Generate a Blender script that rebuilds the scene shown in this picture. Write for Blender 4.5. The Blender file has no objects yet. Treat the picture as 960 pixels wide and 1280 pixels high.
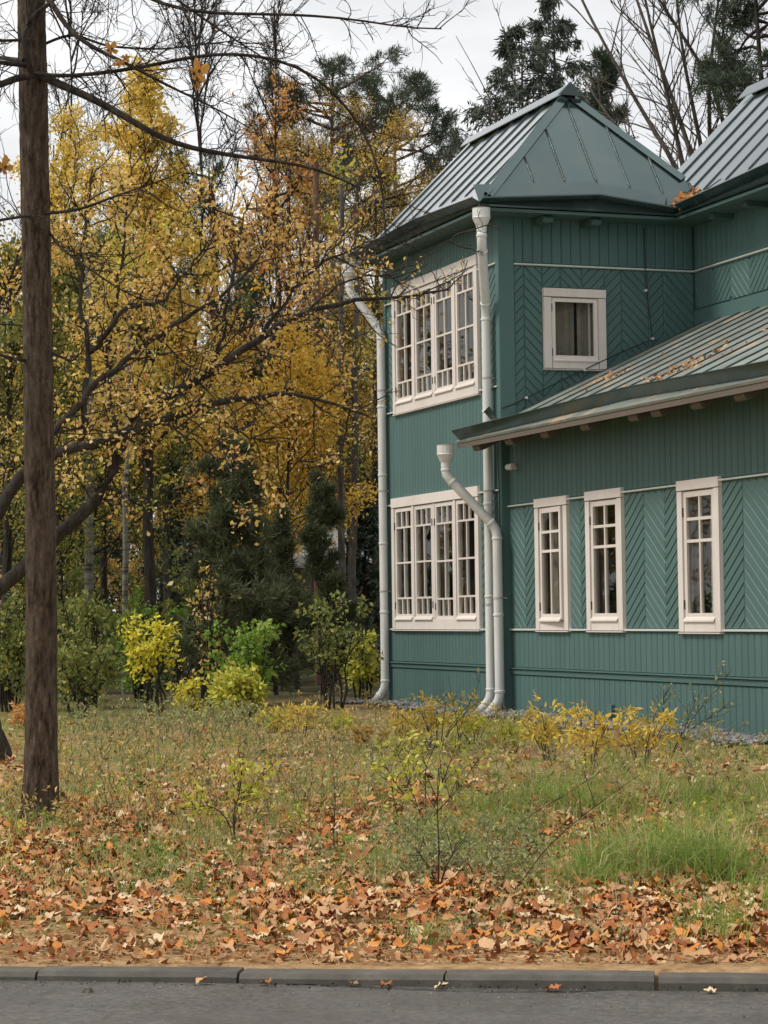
import bpy, math, random
import numpy as np
from mathutils import Vector, Matrix, noise as mnoise

C = bpy.context.scene.collection
SC = bpy.context.scene
R = math.radians

# ------------------------------------------------------------------ camera
F_PX, PITCH, ROLL, YAW = 2850.0, 0.04506113, -0.01291611, -1.22244862
CAM = np.array([0.0, 0.0, 1.6])
_cp, _sp, _cr, _sr = math.cos(PITCH), math.sin(PITCH), math.cos(ROLL), math.sin(ROLL)
FW = np.array([0, _cp, _sp]); _up = np.array([0, -_sp, _cp]); _rt = np.array([1.0, 0, 0])
RT = _cr * _rt + _sr * _up
UP = -_sr * _rt + _cr * _up
cam = bpy.data.cameras.new('camera')
cam.sensor_fit = 'HORIZONTAL'; cam.sensor_width = 36.0; cam.lens = F_PX / 960 * 36.0
cam.clip_start = 0.1; cam.clip_end = 2000
camo = bpy.data.objects.new('camera', cam); C.objects.link(camo)
camo.matrix_world = Matrix(((RT[0], UP[0], -FW[0], CAM[0]), (RT[1], UP[1], -FW[1], CAM[1]),
                            (RT[2], UP[2], -FW[2], CAM[2]), (0, 0, 0, 1)))
SC.camera = camo

def at(x, y, D):
    """photo pixel at depth D -> world point"""
    return CAM + (FW + RT * ((x - 480) / F_PX) - UP * ((y - 640) / F_PX)) * D

# ------------------------------------------------------------------ world + sun
SUN_EL, SUN_AZ = R(52), R(258)      # azimuth of the sun measured clockwise from +Y (over the left of the view)
w = bpy.data.worlds.new('World'); SC.world = w; w.use_nodes = True
nt = w.node_tree; nt.nodes.clear()
def wn(t, **k):
    n = nt.nodes.new(t)
    for a, b in k.items(): setattr(n, a, b)
    return n
out = wn('ShaderNodeOutputWorld'); bg = wn('ShaderNodeBackground'); bg.inputs[1].default_value = 0.088
sky = wn('ShaderNodeTexSky', sky_type='NISHITA', sun_disc=False, sun_elevation=SUN_EL, sun_rotation=SUN_AZ)
sky.air_density = 1.0; sky.dust_density = 2.0
tc = wn('ShaderNodeTexCoord'); mp = wn('ShaderNodeMapping'); mp.inputs['Scale'].default_value = (1.0, 1.0, 2.6)
n1 = wn('ShaderNodeTexNoise'); n1.inputs['Scale'].default_value = 3.2; n1.inputs['Detail'].default_value = 7; n1.inputs['Roughness'].default_value = 0.55
cr1 = wn('ShaderNodeValToRGB')
cr1.color_ramp.elements[0].position = 0.33; cr1.color_ramp.elements[0].color = (4.6, 4.65, 4.85, 1)
cr1.color_ramp.elements[1].position = 0.66; cr1.color_ramp.elements[1].color = (7.9, 7.85, 7.8, 1)
mx = wn('ShaderNodeMixRGB'); mx.inputs[0].default_value = 0.93   # cloud deck in front of the blue sky
nt.links.new(tc.outputs['Generated'], mp.inputs[0]); nt.links.new(mp.outputs[0], n1.inputs['Vector'])
nt.links.new(n1.outputs['Fac'], cr1.inputs[0]); nt.links.new(sky.outputs[0], mx.inputs[1]); nt.links.new(cr1.outputs[0], mx.inputs[2])
nt.links.new(mx.outputs[0], bg.inputs[0]); nt.links.new(bg.outputs[0], out.inputs[0])
sl = bpy.data.lights.new('sun', 'SUN'); sl.energy = 1.5; sl.angle = R(15); sl.color = (1.0, 0.95, 0.87)
so = bpy.data.objects.new('sun', sl); C.objects.link(so)
_sd = Vector((math.sin(SUN_AZ) * math.cos(SUN_EL), math.cos(SUN_AZ) * math.cos(SUN_EL), math.sin(SUN_EL)))
so.rotation_euler = _sd.to_track_quat('Z', 'Y').to_euler()
SC.view_settings.view_transform = 'Standard'; SC.view_settings.look = 'None'
SC.view_settings.exposure = 0.72; SC.view_settings.gamma = 1.0
SC.render.engine = 'CYCLES'
SC.cycles.max_bounces = 6; SC.cycles.transparent_max_bounces = 8; SC.cycles.diffuse_bounces = 3

# ------------------------------------------------------------------ materials
def lin(r, g, b):
    f = lambda c: (c / 255 / 12.92) if c / 255 <= 0.04045 else ((c / 255 + 0.055) / 1.055) ** 2.4
    return (f(r), f(g), f(b))
class NT:
    def __init__(s, name):
        s.m = bpy.data.materials.new(name); s.m.use_nodes = True; s.t = s.m.node_tree; s.t.nodes.clear()
        s.out = s.t.nodes.new('ShaderNodeOutputMaterial')
    def n(s, t, **k):
        n = s.t.nodes.new('ShaderNode' + t)
        for a, b in k.items():
            if a.startswith('i_'): n.inputs[a[2:].replace('_', ' ')].default_value = b
            else: setattr(n, a, b)
        return n
    def l(s, a, b): s.t.links.new(a, b)
    def ramp(s, fac, stops, interp='LINEAR'):
        r = s.n('ValToRGB'); e = r.color_ramp; e.interpolation = interp
        while len(e.elements) < len(stops): e.elements.new(0.5)
        for x, (p, c) in zip(e.elements, stops): x.position = p; x.color = (*c, 1) if len(c) == 3 else c
        s.l(fac, r.inputs[0]); return r.outputs[0]
    def noise(s, scale, detail=4, rough=0.5, stretch=None, coord='Object', w=None):
        tc = s.n('TexCoord'); v = tc.outputs[coord]
        if stretch:
            mp = s.n('Mapping'); mp.inputs['Scale'].default_value = stretch; s.l(v, mp.inputs[0]); v = mp.outputs[0]
        n = s.n('TexNoise'); n.inputs['Scale'].default_value = scale; n.inputs['Detail'].default_value = detail; n.inputs['Roughness'].default_value = rough
        s.l(v, n.inputs['Vector']); return n.outputs['Fac']
    def mix(s, fac, a, b, mode='MIX'):
        m = s.n('MixRGB', blend_type=mode)
        for i, v in ((0, fac), (1, a), (2, b)):
            if hasattr(v, 'node'): s.l(v, m.inputs[i])
            else: m.inputs[i].default_value = v if i == 0 else (*v, 1)
        return m.outputs[0]
    def pbr(s, col, rough=0.6, metal=0.0, bump=None, bstr=0.3, bdist=0.01, coat=0.0, spec=0.5):
        p = s.n('BsdfPrincipled')
        if hasattr(col, 'node'): s.l(col, p.inputs['Base Color'])
        else: p.inputs['Base Color'].default_value = (*col, 1)
        if hasattr(rough, 'node'): s.l(rough, p.inputs['Roughness'])
        else: p.inputs['Roughness'].default_value = rough
        p.inputs['Metallic'].default_value = metal; p.inputs['Coat Weight'].default_value = coat
        p.inputs['Specular IOR Level'].default_value = spec
        if bump is not None:
            b = s.n('Bump'); b.inputs['Strength'].default_value = bstr; b.inputs['Distance'].default_value = bdist
            s.l(bump, b.inputs['Height']); s.l(b.outputs[0], p.inputs['Normal'])
        s.l(p.outputs[0], s.out.inputs[0]); return s.m

def mul(c, k): return tuple(x * k for x in c)
def painted_wood(name, col, dirt, grain=(1, 1, 0.08), amount=0.35, rough=0.62, gscale=30):
    t = NT(name)
    oi = t.n('ObjectInfo'); gi = t.n('NewGeometry')
    base = t.ramp(oi.outputs['Random'], [(0, mul(col, 0.88)), (0.5, col), (1, mul(col, 1.12))])
    base2 = t.mix(0.5, base, t.ramp(gi.outputs['Random Per Island'], [(0, mul(col, 0.9)), (1, mul(col, 1.1))]))
    blot = t.noise(1.3, 5, 0.6)
    f = t.ramp(blot, [(0.42, (0, 0, 0)), (0.75, (amount,) * 3)])
    c2 = t.mix(f, base2, dirt)
    g = t.noise(gscale, 4, 0.6, grain)
    c3 = t.mix(t.ramp(g, [(0.5, (0, 0, 0)), (0.8, (0.22,) * 3)]), c2, mul(dirt, 0.7))
    return t.pbr(c3, rough, bump=g, bstr=0.25, bdist=0.004)

TEAL = (0.073, 0.146, 0.136)
M = {}
M['teal'] = painted_wood('teal_paint', TEAL, (0.10, 0.165, 0.15), amount=0.3)
M['core'] = painted_wood('teal_wall_core', (0.050, 0.098, 0.09), (0.06, 0.10, 0.09))
M['cream'] = painted_wood('cream_paint', (0.73, 0.665, 0.615), (0.58, 0.50, 0.43), amount=0.4, rough=0.55)
M['trimwhite'] = painted_wood('pale_trim_paint', (0.62, 0.66, 0.61), (0.45, 0.46, 0.42), rough=0.5)
M['beam'] = painted_wood('bare_beige_timber', (0.13, 0.102, 0.08), (0.09, 0.07, 0.052))
def m_pipe():
    t = NT('white_pipe'); n = t.noise(6, 5, 0.6, (1, 1, 0.25))
    c = t.mix(t.ramp(n, [(0.45, (0, 0, 0)), (0.8, (0.55,) * 3)]), (0.70, 0.70, 0.68), (0.45, 0.42, 0.37))
    return t.pbr(c, 0.38, bump=n, bstr=0.05)
M['pipe'] = m_pipe()
def m_roof(name, base, stain, amt, lich=None, metal=0.75, r0=0.24, r1=0.36, coat=0.0):
    t = NT(name)
    n = t.noise(1.6, 6, 0.65); f = t.ramp(n, [(0.35, (0, 0, 0)), (0.8, (amt,) * 3)])
    oi = t.n('ObjectInfo'); c = t.mix(f, base, stain)
    c = t.mix(1.0, c, t.ramp(oi.outputs['Random'], [(0, (0.84,) * 3), (1, (1.12,) * 3)]), 'MULTIPLY')
    rr = t.ramp(t.noise(4, 4), [(0.3, (r0,) * 3), (0.7, (r1,) * 3)])
    b = t.noise(2.2, 3, 0.5)
    if lich:
        n2 = t.noise(1.5, 7, 0.7); fl = t.ramp(n2, [(0.55, (0, 0, 0)), (0.63, (0.75,) * 3)]); c = t.mix(fl, c, lich); rr = t.mix(fl, rr, (0.8, 0.8, 0.8))
    t.pbr(c, rr, metal=metal, bump=b, bstr=0.04, bdist=0.02, spec=0.6, coat=coat)
    for q in t.t.nodes:
        if q.type == 'BSDF_PRINCIPLED': q.inputs['Coat Roughness'].default_value = 0.12
    return t.m
M['roof'] = m_roof('green_sheet_metal', (0.095, 0.150, 0.150), (0.15, 0.185, 0.165), 0.7, metal=0.75, r0=0.12, r1=0.22, coat=0.85)
M['seam'] = m_roof('dark_standing_seam', (0.03, 0.055, 0.055), (0.05, 0.07, 0.065), 0.5, metal=0.2, r0=0.4, r1=0.5)  # darker than the sheets: shade and dirt along the seams put into the colour
M['roof_low'] = m_roof('green_sheet_metal_with_leaf_stains', (0.33, 0.38, 0.345), (0.20, 0.165, 0.12), 0.9, (0.52, 0.34, 0.21), metal=0.35, r0=0.35, r1=0.5)
M['gutter'] = m_roof('dark_green_gutter', (0.018, 0.045, 0.040), (0.03, 0.05, 0.045), 0.5, metal=0.1)
M['eave_strip'] = M['roof']
def m_glass():
    t = NT('window_glass')
    g = t.n('BsdfGlossy'); g.inputs['Roughness'].default_value = 0.015; g.inputs['Color'].default_value = (0.9, 0.93, 0.92, 1)
    tr = t.n('BsdfTransparent'); tr.inputs['Color'].default_value = (0.86, 0.87, 0.85, 1)
    fr = t.n('Fresnel'); fr.inputs['IOR'].default_value = 1.5
    b = t.n('Bump'); b.inputs['Strength'].default_value = 0.06; b.inputs['Distance'].default_value = 0.01
    t.l(t.noise(3.0, 2), b.inputs['Height']); t.l(b.outputs[0], g.inputs['Normal'])
    ge = t.n('NewGeometry'); om = t.n('Math', operation='SUBTRACT'); om.inputs[0].default_value = 1.0; t.l(ge.outputs['Backfacing'], om.inputs[1])
    mu = t.n('Math', operation='MULTIPLY'); t.l(fr.outputs[0], mu.inputs[0]); t.l(om.outputs[0], mu.inputs[1])   # a thin pane: only its outer face mirrors
    ms = t.n('MixShader'); t.l(mu.outputs[0], ms.inputs[0]); t.l(tr.outputs[0], ms.inputs[1]); t.l(g.outputs[0], ms.inputs[2])
    t.l(ms.outputs[0], t.out.inputs[0]); return t.m
M['glass'] = m_glass()
def m_simple(name, col, rough=0.6, var=0.25, scale=8, bstr=0.2, stretch=None, spec=0.5):
    t = NT(name); n = t.noise(scale, 5, 0.6, stretch)
    return t.pbr(t.ramp(n, [(0.3, mul(col, 1 - var)), (0.7, mul(col, 1 + var))]), rough, bump=n, bstr=bstr, spec=spec)
M['curtain'] = m_simple('beige_curtain', (0.33, 0.275, 0.225), 0.9, 0.15)
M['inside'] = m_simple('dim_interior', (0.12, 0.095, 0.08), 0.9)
M['iron_pale'] = m_simple('weathered_zinc', (0.42, 0.41, 0.39), 0.5, 0.2, 20)
M['black'] = m_simple('black_rubber', (0.012, 0.013, 0.013), 0.5)
M['iron'] = m_simple('dark_hinge_iron', (0.05, 0.04, 0.035), 0.55)
M['whiteplastic'] = m_simple('white_plastic', (0.68, 0.66, 0.62), 0.4, 0.05)
def bark(name, a, b, sc=18, st=(1, 1, 0.22), bs=0.8, bd=0.02):
    t = NT(name); n = t.noise(sc, 8, 0.68, st); n2 = t.noise(2.5, 4, 0.6)
    c = t.ramp(n, [(0.34, mul(a, 0.4)), (0.5, a), (0.68, b)])
    c = t.mix(t.ramp(n2, [(0.4, (0, 0, 0)), (0.75, (0.4,) * 3)]), c, mul(b, 0.8))
    return t.pbr(c, 0.9, bump=n, bstr=bs, bdist=bd, spec=0.2)
def m_flaky():
    t = NT('flaky_conifer_bark')
    n1 = t.noise(30, 7, .62, (1, 1, .22)); n2 = t.noise(75, 6, .7, (1, 1, .5)); big = t.noise(1.8, 4, .6)
    c = t.ramp(n1, [(0.36, (0.022, 0.015, 0.010)), (0.46, (0.070, 0.050, 0.035)), (0.58, (0.105, 0.078, 0.056)), (0.70, (0.165, 0.128, 0.098))])
    c = t.mix(.8, c, t.ramp(n2, [(.32, (.5,) * 3), (.68, (1.4,) * 3)]), 'MULTIPLY')
    c = t.mix(t.ramp(big, [(.45, (0, 0, 0)), (.7, (.5,) * 3)]), c, (0.075, 0.058, 0.042))
    h = t.mix(.3, n1, n2)
    return t.pbr(c, .92, bump=h, bstr=1.0, bdist=.02, spec=.15)
M['bark_front'] = m_flaky()
M['bark_dark'] = bark('dark_bark', (0.04, 0.033, 0.027), (0.085, 0.07, 0.055))
M['bark_grey'] = bark('grey_bark', (0.10, 0.088, 0.072), (0.19, 0.165, 0.14))
M['bark_pine'] = bark('rusty_pine_bark', (0.15, 0.085, 0.055), (0.26, 0.16, 0.11))
def m_birch():
    t = NT('birch_bark'); n = t.noise(9, 4, 0.6, (0.35, 0.35, 2.2)); n2 = t.noise(2, 4)
    c = t.ramp(n, [(0.38, (0.03, 0.03, 0.028)), (0.47, (0.15, 0.135, 0.11)), (0.7, (0.25, 0.23, 0.195))])
    return t.pbr(t.mix(t.ramp(n2, [(0.45, (0, 0, 0)), (0.7, (0.6,) * 3)]), c, (0.13, 0.14, 0.09)), 0.8, bump=n, bstr=0.3)
M['birch'] = m_birch()
def leafm(name, cols, trans=0.35, clump=0.35, rough=0.6, darkc=None):
    t = NT(name); g = t.n('NewGeometry'); k = len(cols)
    c = t.ramp(g.outputs['Random Per Island'], [((i + 0.5) / k, x) for i, x in enumerate(cols)], 'LINEAR')
    n = t.noise(0.9, 3, 0.6, coord='Object')
    c = t.mix(t.ramp(n, [(0.42, (0, 0, 0)), (0.62, (clump,) * 3)]), c, darkc or mul(cols[-1], 0.8))
    d = t.n('BsdfPrincipled'); d.inputs['Roughness'].default_value = rough; d.inputs['Specular IOR Level'].default_value = 0.3
    tr = t.n('BsdfTranslucent'); ms = t.n('MixShader'); ms.inputs[0].default_value = trans
    t.l(c, d.inputs['Base Color']); t.l(c, tr.inputs['Color'])
    t.l(d.outputs[0], ms.inputs[1]); t.l(tr.outputs[0], ms.inputs[2]); t.l(ms.outputs[0], t.out.inputs[0]); return t.m
L = {}
L['yellow'] = leafm('yellow_leaves', [(0.84, 0.58, 0.09), (0.88, 0.67, 0.15), (0.80, 0.49, 0.07), (0.86, 0.70, 0.22), (0.66, 0.54, 0.11)], darkc=(0.66, 0.52, 0.11))
L['gold'] = leafm('golden_leaves', [(0.80, 0.53, 0.12), (0.86, 0.67, 0.26), (0.82, 0.58, 0.15), (0.72, 0.38, 0.08), (0.88, 0.75, 0.40), (0.70, 0.52, 0.13)], darkc=(0.78, 0.46, 0.11))
L['larch'] = leafm('ochre_needles', [(0.66, 0.43, 0.08), (0.74, 0.50, 0.12), (0.54, 0.39, 0.08), (0.66, 0.36, 0.06)], darkc=(0.40, 0.35, 0.09))
L['orange'] = leafm('orange_leaves', [(0.72, 0.33, 0.09), (0.80, 0.48, 0.18), (0.62, 0.22, 0.05), (0.76, 0.52, 0.24), (0.52, 0.18, 0.05)], darkc=(0.7, 0.42, 0.08))
L['amber'] = leafm('amber_leaves', [(0.86, 0.56, 0.07), (0.88, 0.63, 0.12), (0.80, 0.44, 0.05), (0.78, 0.60, 0.13)], darkc=(0.66, 0.46, 0.07))
L['pine'] = leafm('pine_needles', [(0.07, 0.095, 0.06), (0.09, 0.12, 0.07), (0.115, 0.135, 0.08), (0.055, 0.08, 0.055)], trans=0.15, darkc=(0.06, 0.08, 0.06))
L['spruce'] = leafm('spruce_needles', [(0.06, 0.08, 0.06), (0.085, 0.105, 0.075), (0.10, 0.12, 0.085)], trans=0.15, darkc=(0.055, 0.075, 0.06))
L['young'] = leafm('young_pine_needles', [(0.085, 0.105, 0.05), (0.11, 0.13, 0.06), (0.14, 0.15, 0.07)], trans=0.2, darkc=(0.075, 0.085, 0.045))
L['olive'] = leafm('olive_green_leaves', [(0.18, 0.22, 0.055), (0.26, 0.29, 0.07), (0.15, 0.20, 0.06), (0.44, 0.40, 0.10)], darkc=(0.11, 0.15, 0.05))
L['olive_yellow'] = leafm('olive_and_yellow_leaves', [(0.20, 0.22, 0.05), (0.42, 0.36, 0.07), (0.16, 0.19, 0.05), (0.60, 0.46, 0.09), (0.24, 0.25, 0.06)], darkc=(0.13, 0.16, 0.05))
L['green'] = leafm('fresh_green_leaves', [(0.20, 0.34, 0.05), (0.27, 0.42, 0.06), (0.16, 0.28, 0.05), (0.38, 0.46, 0.09)], darkc=(0.14, 0.24, 0.05))
L['lemon'] = leafm('lemon_yellow_leaves', [(0.80, 0.70, 0.06), (0.86, 0.78, 0.13), (0.74, 0.65, 0.08), (0.66, 0.64, 0.10)], darkc=(0.62, 0.56, 0.07))
L['lime'] = leafm('yellow_green_leaves', [(0.52, 0.54, 0.08), (0.70, 0.63, 0.09), (0.38, 0.45, 0.08), (0.76, 0.65, 0.12)], darkc=(0.34, 0.40, 0.07))
L['peony'] = leafm('yellowing_perennial_leaves', [(0.82, 0.62, 0.09), (0.88, 0.72, 0.18), (0.74, 0.44, 0.07), (0.50, 0.52, 0.10), (0.80, 0.58, 0.14)], darkc=(0.68, 0.44, 0.07))
L['drygold'] = leafm('dry_golden_leaves', [(0.70, 0.46, 0.11), (0.80, 0.60, 0.22), (0.56, 0.31, 0.09), (0.52, 0.46, 0.12), (0.74, 0.56, 0.28)], darkc=(0.50, 0.38, 0.12))
L['drygrass'] = leafm('dry_grass', [(0.56, 0.44, 0.22), (0.68, 0.56, 0.34), (0.42, 0.33, 0.14), (0.40, 0.38, 0.14), (0.32, 0.35, 0.11)], darkc=(0.33, 0.36, 0.12))
L['grass'] = leafm('green_grass', [(0.19, 0.31, 0.05), (0.28, 0.39, 0.08), (0.40, 0.44, 0.12), (0.17, 0.27, 0.05)], darkc=(0.18, 0.29, 0.05))
L['palegreen'] = leafm('pale_sage_leaves', [(0.28, 0.32, 0.13), (0.38, 0.40, 0.17), (0.46, 0.43, 0.20)], darkc=(0.24, 0.28, 0.10))
L['straw'] = leafm('straw_litter', [(0.62, 0.42, 0.20), (0.72, 0.54, 0.30), (0.46, 0.27, 0.11), (0.34, 0.19, 0.08)], trans=.1, darkc=(0.5, 0.33, 0.15))
LIT = []
for nm, cs in (('rust', [(0.36, 0.12, 0.035), (0.48, 0.17, 0.045), (0.24, 0.075, 0.03)]),
               ('tan', [(0.54, 0.30, 0.145), (0.66, 0.42, 0.22), (0.42, 0.20, 0.09)]),
               ('orange', [(0.66, 0.28, 0.06), (0.56, 0.20, 0.04), (0.60, 0.32, 0.11)]),
               ('pale', [(0.76, 0.57, 0.36), (0.70, 0.50, 0.30), (0.80, 0.63, 0.40)])):
    t = NT('fallen_leaf_' + nm); oi = t.n('ObjectInfo'); g = t.n('NewGeometry')
    ad = t.n('Math', operation='ADD'); t.l(oi.outputs['Random'], ad.inputs[0]); t.l(g.outputs['Random Per Island'], ad.inputs[1])
    fr = t.n('Math', operation='FRACT'); t.l(ad.outputs[0], fr.inputs[0])
    c = t.ramp(fr.outputs[0], [(0.1, cs[0]), (0.5, cs[1]), (0.9, cs[2])])
    n = t.noise(28, 4, 0.6); c = t.mix(t.ramp(n, [(0.45, (0, 0, 0)), (0.7, (0.5,) * 3)]), c, mul(cs[2], 0.55))
    LIT.append(t.pbr(c, 0.7, bump=n, bstr=0.3, bdist=0.004, spec=0.3))
M['tar_leaf'] = leafm('spotted_maple_leaf', [(0.62, 0.30, 0.06), (0.66, 0.36, 0.10)], trans=0.45)

# ------------------------------------------------------------------ object helpers
def tag(o, label=None, cat=None, group=None, kind=None):
    for k, v in (('label', label), ('category', cat), ('group', group), ('kind', kind)):
        if v: o[k] = v
    return o
def empty(name, loc=(0, 0, 0), rotz=0, parent=None):
    o = bpy.data.objects.new(name, None); C.objects.link(o); o.location = loc; o.rotation_euler = (0, 0, rotz)
    o.empty_display_size = 0.2
    if parent: o.parent = parent
    return o
def link(name, me, parent=None, kind=None):
    o = bpy.data.objects.new(name, me); C.objects.link(o)
    if parent: o.parent = parent
    if kind: o['kind'] = kind
    return o
class MB:
    def __init__(s): s.v = []; s.f = []
    def poly(s, pts):
        b = len(s.v); s.v += [tuple(p) for p in pts]; s.f.append(tuple(range(b, b + len(pts))))
    def hexa(s, p):      # 8 corners: bottom 4 ccw, top 4 ccw
        b = len(s.v); s.v += [tuple(q) for q in p]
        for q in ((3, 2, 1, 0), (4, 5, 6, 7), (0, 1, 5, 4), (1, 2, 6, 5), (2, 3, 7, 6), (3, 0, 4, 7)): s.f.append(tuple(b + i for i in q))
    def box(s, x0, x1, y0, y1, z0, z1, fn=lambda a, b, c: (a, b, c)):
        s.hexa([fn(x0, y0, z0), fn(x1, y0, z0), fn(x1, y1, z0), fn(x0, y1, z0), fn(x0, y0, z1), fn(x1, y0, z1), fn(x1, y1, z1), fn(x0, y1, z1)])
    def frustum(s, lo, hi):   # two polygons of the same count
        b = len(s.v); n = len(lo); s.v += [tuple(p) for p in lo] + [tuple(p) for p in hi]
        s.f.append(tuple(range(b + n, b + 2 * n))); s.f.append(tuple(reversed(range(b, b + n))))
        for i in range(n): j = (i + 1) % n; s.f.append((b + i, b + j, b + n + j, b + n + i))
    def tube(s, pts, rad, n=10, cap=True):
        pts = [Vector(p) for p in pts]; b = len(s.v); k = len(pts)
        if not hasattr(rad, '__len__'): rad = [rad] * k
        prev = None
        for i, p in enumerate(pts):
            t = (pts[min(i + 1, k - 1)] - pts[max(i - 1, 0)]).normalized()
            if prev is None: x = t.orthogonal().normalized()
            else: x = (prev - t * prev.dot(t)).normalized()
            prev = x; y = t.cross(x)
            for j in range(n):
                a = 2 * math.pi * j / n; s.v.append(tuple(p + (x * math.cos(a) + y * math.sin(a)) * rad[i]))
        for i in range(k - 1):
            for j in range(n):
                j2 = (j + 1) % n; s.f.append((b + i * n + j, b + i * n + j2, b + (i + 1) * n + j2, b + (i + 1) * n + j))
        if cap: s.f.append(tuple(b + j for j in reversed(range(n)))); s.f.append(tuple(b + (k - 1) * n + j for j in range(n)))
    def mesh(s, name, mat, smooth=False):
        me = bpy.data.meshes.new(name); me.from_pydata(s.v, [], s.f); me.materials.append(mat)
        if smooth:
            me.polygons.foreach_set('use_smooth', [True] * len(me.polygons))
        me.update(); return me
    def build(s, name, mat, parent=None, kind=None, smooth=False, label=None):
        o = link(name, s.mesh(name, mat, smooth), parent, kind)
        if label: o['label'] = label
        return o
def fix_normals(me):
    import bmesh
    bm = bmesh.new(); bm.from_mesh(me); bmesh.ops.recalc_face_normals(bm, faces=bm.faces); bm.to_mesh(me); bm.free()

def np_mesh(name, V, F, mat, smooth=False):
    V = np.asarray(V, np.float32).reshape(-1, 3); F = np.asarray(F, np.int32); k = F.shape[1]
    me = bpy.data.meshes.new(name); me.vertices.add(len(V)); me.vertices.foreach_set('co', V.ravel())
    me.loops.add(F.size); me.loops.foreach_set('vertex_index', F.ravel())
    me.polygons.add(len(F)); me.polygons.foreach_set('loop_start', np.arange(0, F.size, k, dtype=np.int32))
    if smooth: me.polygons.foreach_set('use_smooth', np.ones(len(F), bool))
    me.materials.append(mat); me.update(calc_edges=True); return me

def unit(a): return a / np.maximum(np.linalg.norm(a, axis=-1, keepdims=True), 1e-9)
def leaves(rng, P, size, aspect=0.5, droop=0.35, dirs=None, spread=1.0, fold=0.12, jit=0.3):
    """one folded quad per point of P"""
    N = len(P); u = rng.normal(size=(N, 3)) * spread
    if dirs is not None: u = u + dirs
    u[:, 2] -= droop; u = unit(u)
    v = unit(np.cross(u, rng.normal(size=(N, 3)))); n = np.cross(u, v)
    Ls = (size * (1 + jit * rng.normal(size=N)).clip(0.4, 1.8))[:, None]; W = Ls * aspect * 0.5
    a = P; b = P + u * Ls * 0.45 + v * W + n * Ls * fold; c = P + u * Ls; d = P + u * Ls * 0.45 - v * W + n * Ls * fold
    V = np.stack([a, b, c, d], 1).reshape(-1, 3)
    return V, np.arange(4 * N).reshape(N, 4)
def segs(P, r0, r1, n=3):
    """tubes along polylines P [N,K,3]; radii taper r0->r1 (scalars or [N])"""
    N, K, _ = P.shape; r0 = np.broadcast_to(r0, (N,)); r1 = np.broadcast_to(r1, (N,))
    T = np.empty_like(P); T[:, 1:-1] = P[:, 2:] - P[:, :-2]; T[:, 0] = P[:, 1] - P[:, 0]; T[:, -1] = P[:, -1] - P[:, -2]
    T = unit(T); ref = np.where(np.abs(T[..., 2:3]) > 0.9, np.array([1.0, 0, 0]), np.array([0, 0, 1.0]))
    X = unit(np.cross(T, ref)); Y = np.cross(T, X)
    rad = (r0[:, None] + (r1 - r0)[:, None] * np.linspace(0, 1, K)[None])[..., None]
    ang = np.arange(n) * 2 * math.pi / n
    V = P[:, :, None] + (X[:, :, None] * np.cos(ang)[None, None, :, None] + Y[:, :, None] * np.sin(ang)[None, None, :, None]) * rad[:, :, None]
    idx = np.arange(N * K * n).reshape(N, K, n)
    a = idx[:, :-1, :]; b = np.roll(a, -1, 2); d = idx[:, 1:, :]; c = np.roll(d, -1, 2)
    return V.reshape(-1, 3), np.stack([a, b, c, d], -1).reshape(-1, 4)
def join(parts):
    Vs, Fs, o = [], [], 0
    for V, F in parts: Vs.append(V); Fs.append(F + o); o += len(V)
    return np.concatenate(Vs), np.concatenate(Fs)
def on_path(P, t):
    K = P.shape[1]; x = t * (K - 1); i = np.minimum(x.astype(int), K - 2); f = (x - i)[:, None]; r = np.arange(len(P))
    return P[r, i] * (1 - f) + P[r, i + 1] * f, unit(P[r, i + 1] - P[r, i])
def grow(rng, P, n, t0=0.2, t1=1.0, ang=50, length=(0.4, 0.6), K=4, up=0.15, wob=0.12, tlen=0.5, absolute=None, even=False):
    """n child polylines on each of P"""
    Q = np.repeat(P, n, 0); N = len(Q)
    t = rng.uniform(t0, t1, N)
    if even: t = np.tile(np.linspace(t0, t1, n), len(P)) + rng.normal(size=N) * 0.4 * (t1 - t0) / n; t = t.clip(0, 1)
    p, d = on_path(Q, t)
    perp = unit(np.cross(d, rng.normal(size=(N, 3)))); A = np.radians(ang) * (1 + 0.2 * rng.normal(size=N))[:, None]
    dr = np.cos(A) * d + np.sin(A) * perp; dr[:, 2] += up; dr = unit(dr)
    pl = np.linalg.norm(np.diff(Q, axis=1), axis=2).sum(1) if absolute is None else np.full(N, absolute)
    ln = pl * rng.uniform(*length, N) * (1 - tlen * (t - t0) / max(1e-6, t1 - t0 + 1e-6))
    out = [p]; cur = dr
    for k in range(K - 1):
        cur = unit(cur + wob * rng.normal(size=(N, 3)) + np.array([0, 0, up * 0.35])); out.append(out[-1] + cur * (ln / (K - 1))[:, None])
    return np.stack(out, 1)

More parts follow.
